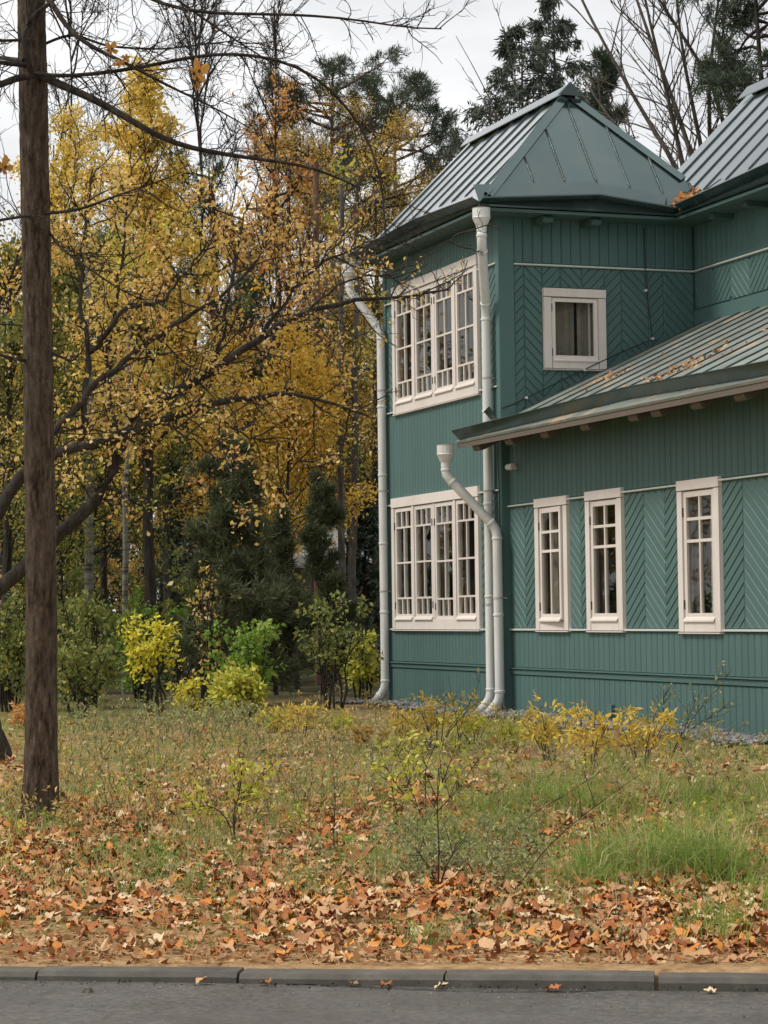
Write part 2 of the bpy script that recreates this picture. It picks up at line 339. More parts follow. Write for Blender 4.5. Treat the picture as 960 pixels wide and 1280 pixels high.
# ------------------------------------------------------------------ ground
KX, KY, KS = -1.753, 10.33, -0.462 / 3.376           # back edge of the kerb: y = KY + KS (x - KX)
def kerb_y(x): return KY + KS * (x - KX)
def zg(x, y):
    x = np.asarray(x, float); y = np.asarray(y, float)
    d = y - kerb_y(x); s = np.clip(d / 12.5, 0, 1)
    base = 0.045 + 0.215 * (s * s * (3 - 2 * s)) + 0.0015 * np.clip(d - 12.5, 0, 120)
    amp = np.clip(d * 0.25, 0, 1) * 0.02 * np.clip((60 - d) / 30, 0, 1)
    n = 0.6 * np.sin(1.7 * x + 0.6 * y + 1) + 0.6 * np.sin(0.9 * x - 1.3 * y) + 0.5 * np.sin(3.9 * x + 2.7 * y + 2) + 0.35 * np.sin(7.3 * x - 5.1 * y)
    return base + amp * n
def gp(px, py):
    """photo pixel(s) -> point(s) on the ground"""
    px = np.asarray(px, float)[..., None]; py = np.asarray(py, float)[..., None]
    d = FW + RT * ((px - 480) / F_PX) - UP * ((py - 640) / F_PX); D = np.full(px.shape, 15.0)
    for _ in range(40):
        p = CAM + d * D; D = D + (zg(p[..., 0], p[..., 1])[..., None] - p[..., 2:]) / d[..., 2:] * 0.7
    p = CAM + d * D; p[..., 2] = zg(p[..., 0], p[..., 1]); return p
def gD(px, D):
    p = at(px, 765, D); return np.array([p[0], p[1], float(zg(p[0], p[1]))])

def ground_sheet():
    # one sheet from the kerb to the horizon, finer near the camera
    ds = [-0.16, 0.0, 0.06]; d = 0.06
    while d < 1500: d += max(0.12, d * 0.03); ds.append(d)
    us = np.concatenate([-np.geomspace(1500, 9, 30), np.linspace(-8.5, 8.5, 120), np.geomspace(9, 1500, 30)])
    V = []; F = []
    for d in ds:
        for u in us:
            x = u * (1 + 0.0) ; y = kerb_y(x) + d
            z = zg(x, y) if d < 120 else zg(x, kerb_y(x) + 120)
            z = float(z)
            if d < 0.05: z = 0.03 if d >= 0 else -0.06
            V.append((x, y, z))
    m = len(us)
    for i in range(len(ds) - 1):
        for j in range(m - 1): a = i * m + j; F.append((a, a + 1, a + m + 1, a + m))
    t = NT('autumn_soil')
    geo = t.n('NewGeometry')
    n1 = t.noise(0.55, 5, 0.6); n2 = t.noise(9, 8, 0.7); n3 = t.noise(60, 5, 0.7)
    dirt = t.ramp(n2, [(0.3, (0.20, 0.115, 0.055)), (0.5, (0.40, 0.25, 0.12)), (0.7, (0.54, 0.37, 0.20))])
    grass = t.ramp(n2, [(0.3, (0.12, 0.13, 0.04)), (0.5, (0.24, 0.22, 0.07)), (0.7, (0.42, 0.32, 0.14))])
    c = t.mix(t.ramp(n1, [(0.40, (0, 0, 0)), (0.55, (1, 1, 1))]), dirt, grass)
    sx = t.n('SeparateXYZ'); t.l(geo.outputs['Position'], sx.inputs[0])
    mr = t.n('MapRange'); mr.inputs['From Min'].default_value = 10.3; mr.inputs['From Max'].default_value = 12.5; t.l(sx.outputs['Y'], mr.inputs['Value'])
    c = t.mix(mr.outputs[0], dirt, c)
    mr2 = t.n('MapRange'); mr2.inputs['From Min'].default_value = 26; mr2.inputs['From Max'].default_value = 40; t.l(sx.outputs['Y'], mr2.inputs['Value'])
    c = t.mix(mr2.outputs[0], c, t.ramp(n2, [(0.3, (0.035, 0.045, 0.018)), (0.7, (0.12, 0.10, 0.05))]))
    c = t.mix(0.5, c, t.ramp(n3, [(0.3, (0.4,) * 3), (0.7, (1.2,) * 3)]), 'MULTIPLY')
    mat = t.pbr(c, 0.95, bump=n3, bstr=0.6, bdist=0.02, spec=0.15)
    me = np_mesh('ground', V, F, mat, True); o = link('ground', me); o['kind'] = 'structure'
ground_sheet()

def road():
    t = NT('worn_asphalt')
    n0 = t.noise(0.8, 4, 0.6); n1 = t.noise(5, 6, 0.65); n2 = t.noise(140, 4, 0.8)
    c = t.ramp(n1, [(0.3, (0.105, 0.092, 0.077)), (0.7, (0.185, 0.163, 0.138))])
    n4 = t.noise(26, 5, .75); n5 = t.noise(1.1, 5, .6)
    c = t.mix(t.ramp(n5, [(0.42, (0, 0, 0)), (0.62, (0.75,) * 3)]), c, (0.20, 0.183, 0.16))
    c = t.mix(.75, c, t.ramp(n4, [(.34, (.5,) * 3), (.66, (1.5,) * 3)]), 'MULTIPLY')
    vo = t.n('TexVoronoi'); vo.inputs['Scale'].default_value = 230; tc = t.n('TexCoord'); t.l(tc.outputs['Object'], vo.inputs['Vector'])
    c = t.mix(t.ramp(vo.outputs['Distance'], [(0.15, (0.0,) * 3), (0.5, (0.5,) * 3)]), c, (0.06, 0.055, 0.05), 'MULTIPLY')
    c = t.mix(t.ramp(n2, [(0.62, (0, 0, 0)), (0.72, (0.5,) * 3)]), c, (0.28, 0.26, 0.23))
    r = t.ramp(n0, [(0.40, (0.85,) * 3), (0.58, (0.32,) * 3)])
    b = t.mix(0.5, n2, n1)
    mat = t.pbr(c, r, bump=b, bstr=0.7, bdist=0.012)
    V = []; F = []
    us = np.linspace(-60, 60, 121); ds = np.concatenate([[0.0], np.geomspace(0.4, 40, 24)])
    for d in ds:
        for x in us: V.append((x, kerb_y(x) - 0.19 - d + 0.05, -0.012 * np.clip(x / 1.6, -1, 1)))
    m = len(us)
    for i in range(len(ds) - 1):
        for j in range(m - 1): a = i * m + j; F.append((a, a + m, a + m + 1, a + 1))
    o = link('road', np_mesh('road', V, F, mat, True)); o['kind'] = 'structure'
road()

def kerb():
    k = empty('kerb', (KX, KY, 0), math.atan(KS)); k['kind'] = 'structure'
    t = NT('kerb_concrete'); n = t.noise(5, 7, 0.7); n2 = t.noise(90, 4, 0.7); oi = t.n('ObjectInfo')
    c = t.ramp(n, [(0.3, (0.075, 0.069, 0.058)), (0.55, (0.118, 0.108, 0.09)), (0.75, (0.18, 0.165, 0.135))])
    c = t.mix(0.5, c, t.ramp(oi.outputs['Random'], [(0, (0.75,) * 3), (1, (1.15,) * 3)]), 'MULTIPLY')
    mat = t.pbr(c, 0.85, bump=n2, bstr=0.5, bdist=0.006, spec=0.3)
    rng = random.Random(4)
    L0, n = 0.905, 40
    for i in range(-n, n):
        m = MB(); x0 = -0.80 + i * L0 + 0.12 + rng.uniform(-.004, .004); x1 = x0 + L0 - 0.012
        z1 = 0.047 + rng.uniform(-.003, .004); dy = rng.uniform(-.005, .005)
        K = 6
        # cross-section with a chamfered front edge, slightly worn along its length
        prof = [(0.0, -0.1), (0.0, z1 - .006), (-0.008, z1), (-0.150, z1), (-0.172, z1 - 0.020), (-0.178, -0.1)]
        rows = []
        for q in range(K + 1):
            x = x0 + (x1 - x0) * q / K; wz = rng.uniform(-.002, .002); wy = rng.uniform(-.002, .002)
            rows.append([(x, y + dy + wy, z + (wz if z > 0 else 0)) for y, z in prof])
        b = len(m.v)
        for r in rows: m.v += r
        P = len(prof)
        for q in range(K):
            for j in range(P - 1): m.f.append((b + q * P + j, b + (q + 1) * P + j, b + (q + 1) * P + j + 1, b + q * P + j + 1))
        m.f.append(tuple(range(b, b + P))); m.f.append(tuple(reversed(range(b + K * P, b + K * P + P))))
        o = m.build('kerb_stone', mat, k); fix_normals(o.data)
kerb()

# ------------------------------------------------------------------ the house (local x = along the front, y = depth, z = up)
O = CAM + (FW + RT * ((629 - 480) / F_PX) - UP * ((620 - 640) / F_PX)) * 30.0
house = empty('wooden_house', (O[0], O[1], 0), YAW)
tag(house, 'two storey teal green timber house with pale window frames and green metal roofs', 'house')
HM = Matrix.Translation((O[0], O[1], 0)) @ Matrix.Rotation(YAW, 4, 'Z')
WALLMAP = {'A': lambda s, d, t: (s, -d, t), 'B': lambda s, d, t: (s, 0.09 - d, t),
           'C': lambda s, d, t: (d, s, t), 'D': lambda s, d, t: (s, 2.88 - d, t)}
rngh = random.Random(11)

def core_wall(key, s0, s1, t0, t1, holes):
    """the boarding's backing with real openings"""
    fn = WALLMAP[key]; m = MB(); d0, d1 = -0.062, -0.004
    ss = sorted({s0, s1, *[h[0] for h in holes], *[h[1] for h in holes]}); ts = sorted({t0, t1, *[h[2] for h in holes], *[h[3] for h in holes]})
    for a, b in zip(ss, ss[1:]):
        for c, d in zip(ts, ts[1:]):
            if any(h[0] - 1e-6 <= a and b <= h[1] + 1e-6 and h[2] - 1e-6 <= c and d <= h[3] + 1e-6 for h in holes): continue
            m.box(a, b, d0, d1, c, d, lambda x, y, z: fn(x, y, z))
    o = m.build('wall', M['core'], house); fix_normals(o.data); return o

def clip(poly, a, b, c):           # keep a*x + b*y <= c
    out = []
    for i, p in enumerate(poly):
        q = poly[(i + 1) % len(poly)]; dp = a * p[0] + b * p[1] - c; dq = a * q[0] + b * q[1] - c
        if dp <= 0: out.append(p)
        if dp * dq < 0: f = dp / (dp - dq); out.append((p[0] + (q[0] - p[0]) * f, p[1] + (q[1] - p[1]) * f))
    return out
def area(poly): return 0.5 * sum(p[0] * q[1] - q[0] * p[1] for p, q in zip(poly, poly[1:] + poly[:1]))
def inset(poly, k):
    cx = sum(p[0] for p in poly) / len(poly); cy = sum(p[1] for p in poly) / len(poly); out = []
    n = len(poly)
    for i in range(n):
        p0, p, p2 = poly[i - 1], poly[i], poly[(i + 1) % n]
        e1 = Vector((p[0] - p0[0], p[1] - p0[1])); e2 = Vector((p2[0] - p[0], p2[1] - p[1]))
        if e1.length < 1e-6 or e2.length < 1e-6: out.append(p); continue
        e1.normalize(); e2.normalize(); n1 = Vector((-e1.y, e1.x)); n2 = Vector((-e2.y, e2.x)); b = n1 + n2
        if b.length < 0.2: out.append((p[0] + n1.x * k, p[1] + n1.y * k)); continue
        b.normalize(); q = k / max(0.35, b.dot(n1)); out.append((p[0] + b.x * q, p[1] + b.y * q))
    return out
_shared = {}
def board(key, poly, wall, name, mat, thick=0.012, gap=0.0018, bev=0.010, d0=0.0, mb=None):
    """one board with chamfered edges, its outline given on the wall"""
    fn = WALLMAP[key]
    if area(poly) < 0: poly = poly[::-1]
    lo = inset(poly, gap); bb = min(bev, 0.3 * math.sqrt(abs(area(poly)) + 1e-9))
    hi = inset(poly, gap + bb)
    if area(lo) <= 1e-5 or area(hi) <= 1e-5: return
    x0, y0 = poly[0]
    kk = (key, mat.name, thick, d0) + tuple((round(p[0] - x0, 3), round(p[1] - y0, 3)) for p in poly)
    if mb is not None:
        mb.frustum([fn(p[0], d0, p[1]) for p in lo], [fn(p[0], d0 + thick, p[1]) for p in hi]); return
    if kk not in _shared:
        m = MB(); org = Vector(fn(x0, 0, y0))
        m.frustum([Vector(fn(p[0], d0, p[1])) - org for p in lo], [Vector(fn(p[0], d0 + thick, p[1])) - org for p in hi])
        me = m.mesh(name, mat); fix_normals(me); _shared[kk] = me
    o = link(name, _shared[kk], wall); o.location = fn(x0, 0, y0)

def vboards(key, wall, s0, s1, t0, t1, wd=0.14, single=True):
    n = max(1, round((s1 - s0) / wd)); wd = (s1 - s0) / n; mb = None if single else MB()
    for i in range(n):
        a = round(s0 + i * wd, 4); b = round(a + wd, 4)
        board(key, [(a, t0), (b, t0), (b, t1), (a, t1)], wall, 'vertical_board', M['teal'], mb=mb, bev=0.014, thick=0.014)
    if mb:
        o = mb.build('vertical_boarding', M['teal'], wall, 'stuff'); fix_normals(o.data)

def herring(key, wall, cols, t0, t1, sign0, pitch=0.128, ang=40, single=True):
    """columns of diagonal boards, leaning alternately; t0/t1 may be functions of s"""
    k = math.tan(R(ang)); mb = None if single else MB()
    for ci, (a, b, sg, z0, z1) in enumerate(cols):
        w_ = b - a; n0 = int((z0 - w_ * k) / pitch) - 2
        z = n0 * pitch
        while z < z1 + w_ * k:
            pl = [(a, z), (b, z + sg * w_ * k), (b, z + sg * w_ * k + pitch), (a, z + pitch)]
            pl = clip(clip(pl, 0, -1, -z0), 0, 1, z1)
            if len(pl) >= 3 and abs(area(pl)) > 2e-3: board(key, [(round(x, 4), round(y, 4)) for x, y in pl], wall, 'diagonal_board', M['teal'], mb=mb)
            z += pitch
    if mb:
        o = mb.build('diagonal_boarding', M['teal'], wall, 'stuff'); fix_normals(o.data)

def strip(key, wall, s0, s1, t0, t1, d0, d1, name, mat):
    fn = WALLMAP[key]; m = MB(); e = 0.005
    x0, x1, y0, y1 = s0, s1, t0, t1
    m.frustum([fn(x0, d0, y0), fn(x1, d0, y0), fn(x1, d0, y1), fn(x0, d0, y1)],
              [fn(x0 + e * .3, d1, y0 + e), fn(x1 - e * .3, d1, y0 + e), fn(x1 - e * .3, d1, y1 - e), fn(x0 + e * .3, d1, y1 - e)])
    o = m.build(name, mat, wall); fix_normals(o.data); return o
def belt(key, wall, s0, s1, t0, t1):
    strip(key, wall, s0, s1, t0, t1 - 0.016, 0.0, 0.030, 'belt_board', M['teal'])
    strip(key, wall, s0, s1, t1 - 0.016, t1 + 0.006, 0.0, 0.052, 'belt_drip_strip', M['teal'])
def trim(key, wall, s0, s1, t):
    strip(key, wall, s0, s1, t - 0.014, t + 0.014, 0.0, 0.045, 'trim_strip', M['trimwhite'])

# windows: outline of the opening (outer edge of the casing)
WA = [(-4.165, -0.76, 1.38, 3.325), (-4.03, -0.69, 4.56, 6.455)]
WB = [(0.90, 1.90, 1.375, 3.055), (2.43, 3.44, 1.375, 3.065), (4.85, 5.83, 1.365, 3.05)]
WC = [(0.605, 1.52, 4.84, 5.92)]
def hole(w, c=0.07): return (w[0] + c, w[1] - c, w[2] + c, w[3] - c)

wallA = core_wall('A', -4.44, -0.005, 0.12, 7.0, [hole(w) for w in WA])
wallB = core_wall('B', 0.0, 8.6, 0.12, 4.05, [hole(w) for w in WB])
wallC = core_wall('C', 0.09, 2.88, 3.9, 7.0, [hole(w) for w in WC])
wallD = core_wall('D', -0.3, 8.6, 3.9, 7.0, [])

# A: the tower front
vboards('A', wallA, -4.34, -0.10, 0.15, 0.82, 0.125, False); vboards('A', wallA, -4.34, -0.10, 0.905, 1.37, 0.125, False)
vboards('A', wallA, -4.34, -0.10, 3.24, 4.585, 0.125, False); vboards('A', wallA, -4.34, -0.10, 6.25, 6.98, 0.125, False)
belt('A', wallA, -4.36, -0.06, 0.82, 0.90)
for t in (1.385, 3.225, 4.60, 6.235):
    i = 0 if t < 4 else 1
    trim('A', wallA, -4.36, WA[i][0] if t != 3.225 and t != 6.235 else WA[i][0], t); trim('A', wallA, WA[i][1], -0.06, t)
herring('A', wallA, [(-4.34, -4.17, -1, 1.40, 3.21), (-0.755, -0.10, 1, 1.40, 3.21)], 0, 0, 1, single=True)
herring('A', wallA, [(-4.34, -4.03, -1, 4.615, 6.22), (-0.685, -0.10, 1, 4.615, 6.22)], 0, 0, 1, single=True)
strip('A', wallA, -4.46, -4.345, 0.15, 6.98, 0.0, 0.030, 'corner_board', M['teal'])
strip('A', wallA, -0.095, 0.02, 0.15, 6.98, 0.0, 0.030, 'corner_board', M['teal'])
# B: the low wing
vboards('B', wallB, 0.02, 8.6, 0.15, 0.80); vboards('B', wallB, 0.02, 8.6, 0.885, 1.368)
vboards('B', wallB, 0.02, 8.6, 3.018, 4.02)
belt('B', wallB, 0.0, 8.6, 0.80, 0.885)
for a, b in ((0.0, 0.90), (1.90, 2.43), (3.44, 4.85), (5.83, 8.6)):
    trim('B', wallB, a, b, 1.385); trim('B', wallB, a, b, 3.003)
herring('B', wallB, [(a, b, sg, 1.40, 2.988) for a, b, sg in ((0.02, 0.5, -1), (0.5, 0.898, 1), (1.902, 2.21, -1), (2.21, 2.428, 1),
        (3.442, 3.95, 1), (3.95, 4.48, -1), (4.48, 4.848, 1), (5.832, 6.29, 1), (6.29, 6.85, -1))], 0, 0, 1, ang=38)
herring('B', wallB, [(6.85, 7.4, 1, 1.40, 2.988), (7.4, 8.0, -1, 1.40, 2.988), (8.0, 8.6, 1, 1.40, 2.988)], 0, 0, 1, ang=38, single=False)
# C: the tower flank
strip('C', wallC, -0.028, 0.19, 3.9, 6.98, 0.0, 0.026, 'corner_board', M['teal'])
strip('C', wallC, -0.028, 0.085, 0.15, 3.9, 0.0, 0.024, 'corner_board', M['teal'])
vboards('C', wallC, 0.192, 2.86, 6.235, 6.98)
trim('C', wallC, 0.19, 2.84, 6.22)
def lowz(s): return 3.95 + 0.469 * (s + 0.62) - 0.12
cc = []
for a, b, sg in ((0.192, 0.34, 1), (0.34, 0.603, -1), (0.605, 0.87, 1), (0.87, 1.19, -1), (1.19, 1.52, 1), (1.522, 1.77, 1), (1.77, 2.17, -1), (2.17, 2.40, 1), (2.40, 2.86, -1)):
    if 0.6 < a < 1.5: cc += [(a, b, sg, 5.922, 6.205), (a, b, sg, lowz(a), 4.838)]
    else: cc.append((a, b, sg, lowz(a), 6.205))
herring('C', wallC, cc, 0, 0, 1, pitch=0.135, ang=45)
# D: the main upper wall
vboards('D', wallD, 0.03, 3.4, 6.235, 6.98); vboards('D', wallD, 3.4, 8.6, 6.235, 6.98, single=False)
trim('D', wallD, 0.0, 8.6, 6.22)
herring('D', wallD, [(a, a + 0.5, 1 if i % 2 else -1, 5.70, 6.205) for i, a in enumerate((0.03, 0.53, 1.03, 1.53, 2.03))], 0, 0, 1, ang=45)
herring('D', wallD, [(2.53 + i * 0.6, 3.13 + i * 0.6, 1 if i % 2 else -1, 5.70, 6.205) for i in range(10)], 0, 0, 1, ang=45, single=False)
strip('D', wallD, 0.0, 8.6, 5.4, 5.69, 0.0, 0.02, 'flashing_board', M['teal'])
# plain rear parts of the house
m = MB(); m.box(-4.44, -4.30, 0.0, 6.9, 0.12, 7.0); m.box(-4.44, 8.6, 6.76, 6.9, 0.12, 7.0); m.box(8.46, 8.6, 0.25, 6.9, 0.12, 7.0)
m.build('wall', M['core'], house)

# ---- windows
def casement(key, par, s0, s1, t0, t1, rows, bw=0.055, mw=0.026, d=0.0, open_=0.0, drip=True, hinge_left=True, curtain=None):
    base = WALLMAP[key]; piv = s0 if hinge_left else s1
    ca, sa = math.cos(open_), math.sin(open_)
    def fn(s, dd, t):
        x = s - piv; return base(piv + x * ca - dd * sa * 0, dd + abs(x) * sa, t)
    m = MB(); da, db = d - 0.03, d + 0.018
    bx = lambda a, b, c, e, y0=da, y1=db: m.box(a, b, y0, y1, c, e, fn)
    bx(s0, s0 + bw, t0, t1); bx(s1 - bw, s1, t0, t1); bx(s0 + bw, s1 - bw, t1 - bw, t1, da, db - .001); bx(s0 + bw, s1 - bw, t0, t0 + bw * 1.2, da, db - .001)
    i0, i1, j0, j1 = s0 + bw, s1 - bw, t0 + bw * 1.2, t1 - bw
    tot = sum(r[0] for r in rows); y = j1; panes = []
    for ri, (h, nc) in enumerate(rows):
        y2 = y - (j1 - j0) * h / tot
        if ri < len(rows) - 1: bx(i0, i1, y2 - mw / 2, y2 + mw / 2, da + .004, db - .004)
        a = y - (mw / 2 if ri else 0); b = y2 + (mw / 2 if ri < len(rows) - 1 else 0)
        for c in range(nc):
            xa = i0 + (i1 - i0) * c / nc; xb = i0 + (i1 - i0) * (c + 1) / nc
            if c: bx(xa - mw / 2, xa + mw / 2, b, a, da + .006, db - .006)
            panes.append((xa + (mw / 2 if c else 0), xb - (mw / 2 if c < nc - 1 else 0), b, a))
        y = y2
    o = m.build('casement', M['cream'], par); fix_normals(o.data)
    for (xa, xb, b, a) in panes:
        p = MB(); p.box(xa - .003, xb + .003, d - .012, d - .008, b - .003, a + .003, fn); q = p.build('pane', M['glass'], par); fix_normals(q.data)
    if drip:
        p = MB(); a0 = [fn(s0 + .01, db, t0 + 0.0), fn(s1 - .01, db, t0), fn(s1 - .01, db, t0 + .035), fn(s0 + .01, db, t0 + .035)]
        a1 = [fn(s0, db + .035, t0 - .022), fn(s1, db + .035, t0 - .022), fn(s1, db + .035, t0 - .006), fn(s0, db + .035, t0 - .006)]
        p.frustum(a0, a1); q = p.build('drip_sill', M['cream'], par); fix_normals(q.data)
    for hz in (t0 + (t1 - t0) * 0.12, t1 - (t1 - t0) * 0.16):
        p = MB(); hs = piv + (-0.004 if hinge_left else 0.004); p.box(hs - .009, hs + .009, db - .01, db + .012, hz - .05, hz + .05, base); p.build('hinge', M['iron'], par)
def curtain(key, par, s0, s1, t0, t1, d, waves, seed, amp=0.02):
    fn = WALLMAP[key]; m = MB(); rr = random.Random(seed); n = max(10, int(waves * 8)); ph = rr.uniform(0, 6)
    rows = [t0, t0 + (t1 - t0) * .5, t1]; b = 0
    for t in rows:
        for i in range(n + 1):
            u = i / n; m.v.append(fn(s0 + (s1 - s0) * u + rr.uniform(-.003, .003), d + amp * math.sin(u * waves * 6.28 + ph) * (1.1 - 0.3 * (t == t1)), t))
    for r in range(2):
        for i in range(n): a = r * (n + 1) + i; m.f.append((a, a + 1, a + n + 2, a + n + 1))
    m.build('curtain', M['curtain'], par, smooth=True)
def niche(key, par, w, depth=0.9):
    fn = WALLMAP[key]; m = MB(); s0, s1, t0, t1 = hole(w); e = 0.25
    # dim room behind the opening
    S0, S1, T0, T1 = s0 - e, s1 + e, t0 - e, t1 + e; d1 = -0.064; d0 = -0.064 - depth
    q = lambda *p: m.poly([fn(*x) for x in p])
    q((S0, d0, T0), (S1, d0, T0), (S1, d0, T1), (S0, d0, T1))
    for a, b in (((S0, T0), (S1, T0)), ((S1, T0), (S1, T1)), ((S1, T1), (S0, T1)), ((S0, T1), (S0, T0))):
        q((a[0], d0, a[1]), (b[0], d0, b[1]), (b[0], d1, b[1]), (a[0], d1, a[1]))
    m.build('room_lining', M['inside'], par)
def casing(key, w, side, top, bot, d1=0.050, d0=0.0):
    fn = WALLMAP[key]; s0, s1, t0, t1 = w; m = MB()
    def fr(a, b, c, e, q0, q1, ee=0.006):
        m.frustum([fn(a, q0, c), fn(b, q0, c), fn(b, q0, e), fn(a, q0, e)], [fn(a + ee, q1, c + ee), fn(b - ee, q1, c + ee), fn(b - ee, q1, e - ee), fn(a + ee, q1, e - ee)])
    fr(s0, s0 + side, t0, t1 - top, d0, d1); fr(s1 - side, s1, t0, t1 - top, d0, d1)
    fr(s0 - .004, s1 + .004, t1 - top, t1, d0, d1 + .004); fr(s0 + side, s1 - side, t0, t0 + bot, d0, d1 - .003)
    fr(s0 - .004, s1 + .004, t0 - .022, t0, d0, d1 + .010)
    # reveal lining of the opening
    a, b, c, e = s0 + side, s1 - side, t0 + bot, t1 - top
    for bx in ((a - .03, a, c, e), (b, b + .03, c, e), (a, b, c - .03, c), (a, b, e, e + .03)):
        m.box(bx[0], bx[1], -0.075, 0.012, bx[2], bx[3], fn)
    o = m.build('window', M['cream'], house); fix_normals(o.data)
    return o, (a, b, c, e)
for wi, w in enumerate(WA):
    o, (a, b, c, e) = casing('A', w, 0.115, 0.15, 0.16)
    niche('A', o, w)
    mw = 0.085; cw = (b - a - 3 * mw) / 4
    for i in range(4):
        x0 = a + i * (cw + mw); x1 = x0 + cw
        casement('A', o, x0 + .008, x1 - .008, c + (.0 if i != 2 or wi else -.03), e - .01, [(0.155, 3), (0.345, 2), (0.345, 2), (0.155, 3)], d=0.015, hinge_left=i % 2 == 0, drip=not (i == 2 and wi == 0))
        if i < 3: strip('A', o, x1, x1 + mw, c, e, -0.03, 0.046 if i != 1 else 0.036, 'mullion', M['cream'])
        u = rngh.uniform(-.03, .05)
        curtain('A', o, x0 - .24, x0 + .14 + u, c - .1, e + .1, -0.10, 2.0, wi * 9 + i, 0.012)
        if (i + wi) % 2: curtain('A', o, x0 + .36, x0 + .44, c - .1, e + .1, -0.12, 0.6, wi * 9 + i + 50, 0.012)
for wi, w in enumerate(WB):
    o, (a, b, c, e) = casing('B', w, 0.125, 0.12, 0.135)
    niche('B', o, w)
    casement('B', o, a + .008, b - .008, c + .0, e - .012, [(0.19, 2), (0.19, 2), (0.62, 2)], bw=0.062, mw=0.034, d=0.015, open_=R(3.5) if wi == 0 else 0)
    wd = b - a
    curtain('B', o, a - .30, a + (.10 if wi else .22), c - .1, e + .1, -0.11, 2.2, 30 + wi, 0.012)
    if wi: strip('B', o, b - .05 - .30, b - .01 - .30, c, e, -0.12, -0.10, 'inner_sash', M['cream'])
o, (a, b, c, e) = casing('C', WC[0], 0.115, 0.12, 0.12)
niche('C', o, WC[0]); casement('C', o, a + .008, b - .008, c, e - .012, [(1, 1)], bw=0.05, d=0.012)
curtain('C', o, a - .05, a + .42, c - .1, e + .1, -0.16, 2.6, 71); curtain('C', o, b - .24, b + .1, c - .1, e + .1, -0.14, 1.8, 72)
strip('C', o, b - .10, b - .07, c, e, -0.08, -0.066, 'inner_sash', M['cream'])

# ---- roofs
EZ, OV, CR, HW, HH = 6.908, 0.468, 1.405, 1.351, 1.871
def roof_plane(par, origin, e, g, poly, mat, seam_at, seam_from, thick=0.03, sheets=True, strip_w=None, seam_h=0.018):
    """poly in (e,g) coordinates; sheets between standing seams, each one object"""
    e = Vector(e).normalized(); g = Vector(g).normalized(); n = e.cross(g).normalized()
    if n.z < 0: n = -n
    og = Vector(origin); P = lambda x, y, h=0.0: og + e * x + g * y + n * h
    xs = [p[0] for p in poly]; cuts = [min(xs)] + [s for s in seam_at if min(xs) + .02 < s < max(xs) - .02] + [max(xs)]
    for a, b in zip(cuts, cuts[1:]):
        q = clip(clip(list(poly), -1, 0, -a), 1, 0, b)
        if len(q) < 3 or abs(area(q)) < 1e-3: continue
        if area(q) < 0: q = q[::-1]
        m = MB(); tl = rngh.uniform(-.003, .003)
        m.frustum([P(x, y, -thick) for x, y in q], [P(x, y, tl * ((x - a) / max(b - a, .01) - .5) * 2) for x, y in q])
        o = m.build('roof_sheet', mat, par); fix_normals(o.data)
    for s in cuts[1:-1]:
        ys = []
        for p, q in zip(poly, poly[1:] + poly[:1]):
            if (p[0] - s) * (q[0] - s) < 0: f = (s - p[0]) / (q[0] - p[0]); ys.append(p[1] + f * (q[1] - p[1]))
        if len(ys) < 2: continue
        y0 = max(min(ys), seam_from(s)); y1 = max(ys)
        if y1 - y0 < 0.05: continue
        m = MB(); b_ = 0.012
        lo = [P(s - b_, y0, 0), P(s + b_, y0, 0), P(s + b_, y1, 0), P(s - b_, y1, 0)]
        hi = [P(s - b_ * .7, y0 + .05, seam_h), P(s + b_ * .7, y0 + .05, seam_h), P(s + b_ * .7, y1, seam_h), P(s - b_ * .7, y1, seam_h)]
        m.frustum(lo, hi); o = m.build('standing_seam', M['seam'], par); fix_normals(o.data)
    return P
def gutter(par, P, pts, h=0.125, th=0.012):
    """sloping upstand standing on the roof sheet, with its channel"""
    m = MB()
    for (x0, y0), (x1, y1) in zip(pts, pts[1:]):
        m.hexa([P(x0, y0, -.004), P(x1, y1, -.004), P(x1, y1 + th, -.004), P(x0, y0 + th, -.004),
                P(x0, y0 - .045, h), P(x1, y1 - .045, h), P(x1, y1 - .045 + th, h), P(x0, y0 - .045 + th, h)])
        m.hexa([P(x0, y0 - .05, h), P(x1, y1 - .05, h), P(x1, y1 - .025, h), P(x0, y0 - .025, h),
                P(x0, y0 - .05, h + .012), P(x1, y1 - .05, h + .012), P(x1, y1 - .025, h + .012), P(x0, y0 - .025, h + .012)])
    o = m.build('gutter', M['gutter'], par); fix_normals(o.data)
    m = MB()
    for (x0, y0), (x1, y1) in zip(pts, pts[1:]):
        m.hexa([P(x0, y0 + th, .002), P(x1, y1 + th, .002), P(x1, y1 + .33, .002), P(x0, y0 + .33, .002),
                P(x0, y0 + th, .010), P(x1, y1 + th, .010), P(x1, y1 + .33, .010), P(x0, y0 + .33, .010)])
    o = m.build('gutter_sheet', M['roof'], par); fix_normals(o.data)
def pl_y(pts, x):
    for (x0, y0), (x1, y1) in zip(pts, pts[1:]):
        if x0 <= x <= x1: return y0 + (y1 - y0) * (x - x0) / (x1 - x0)
    return pts[-1][1]

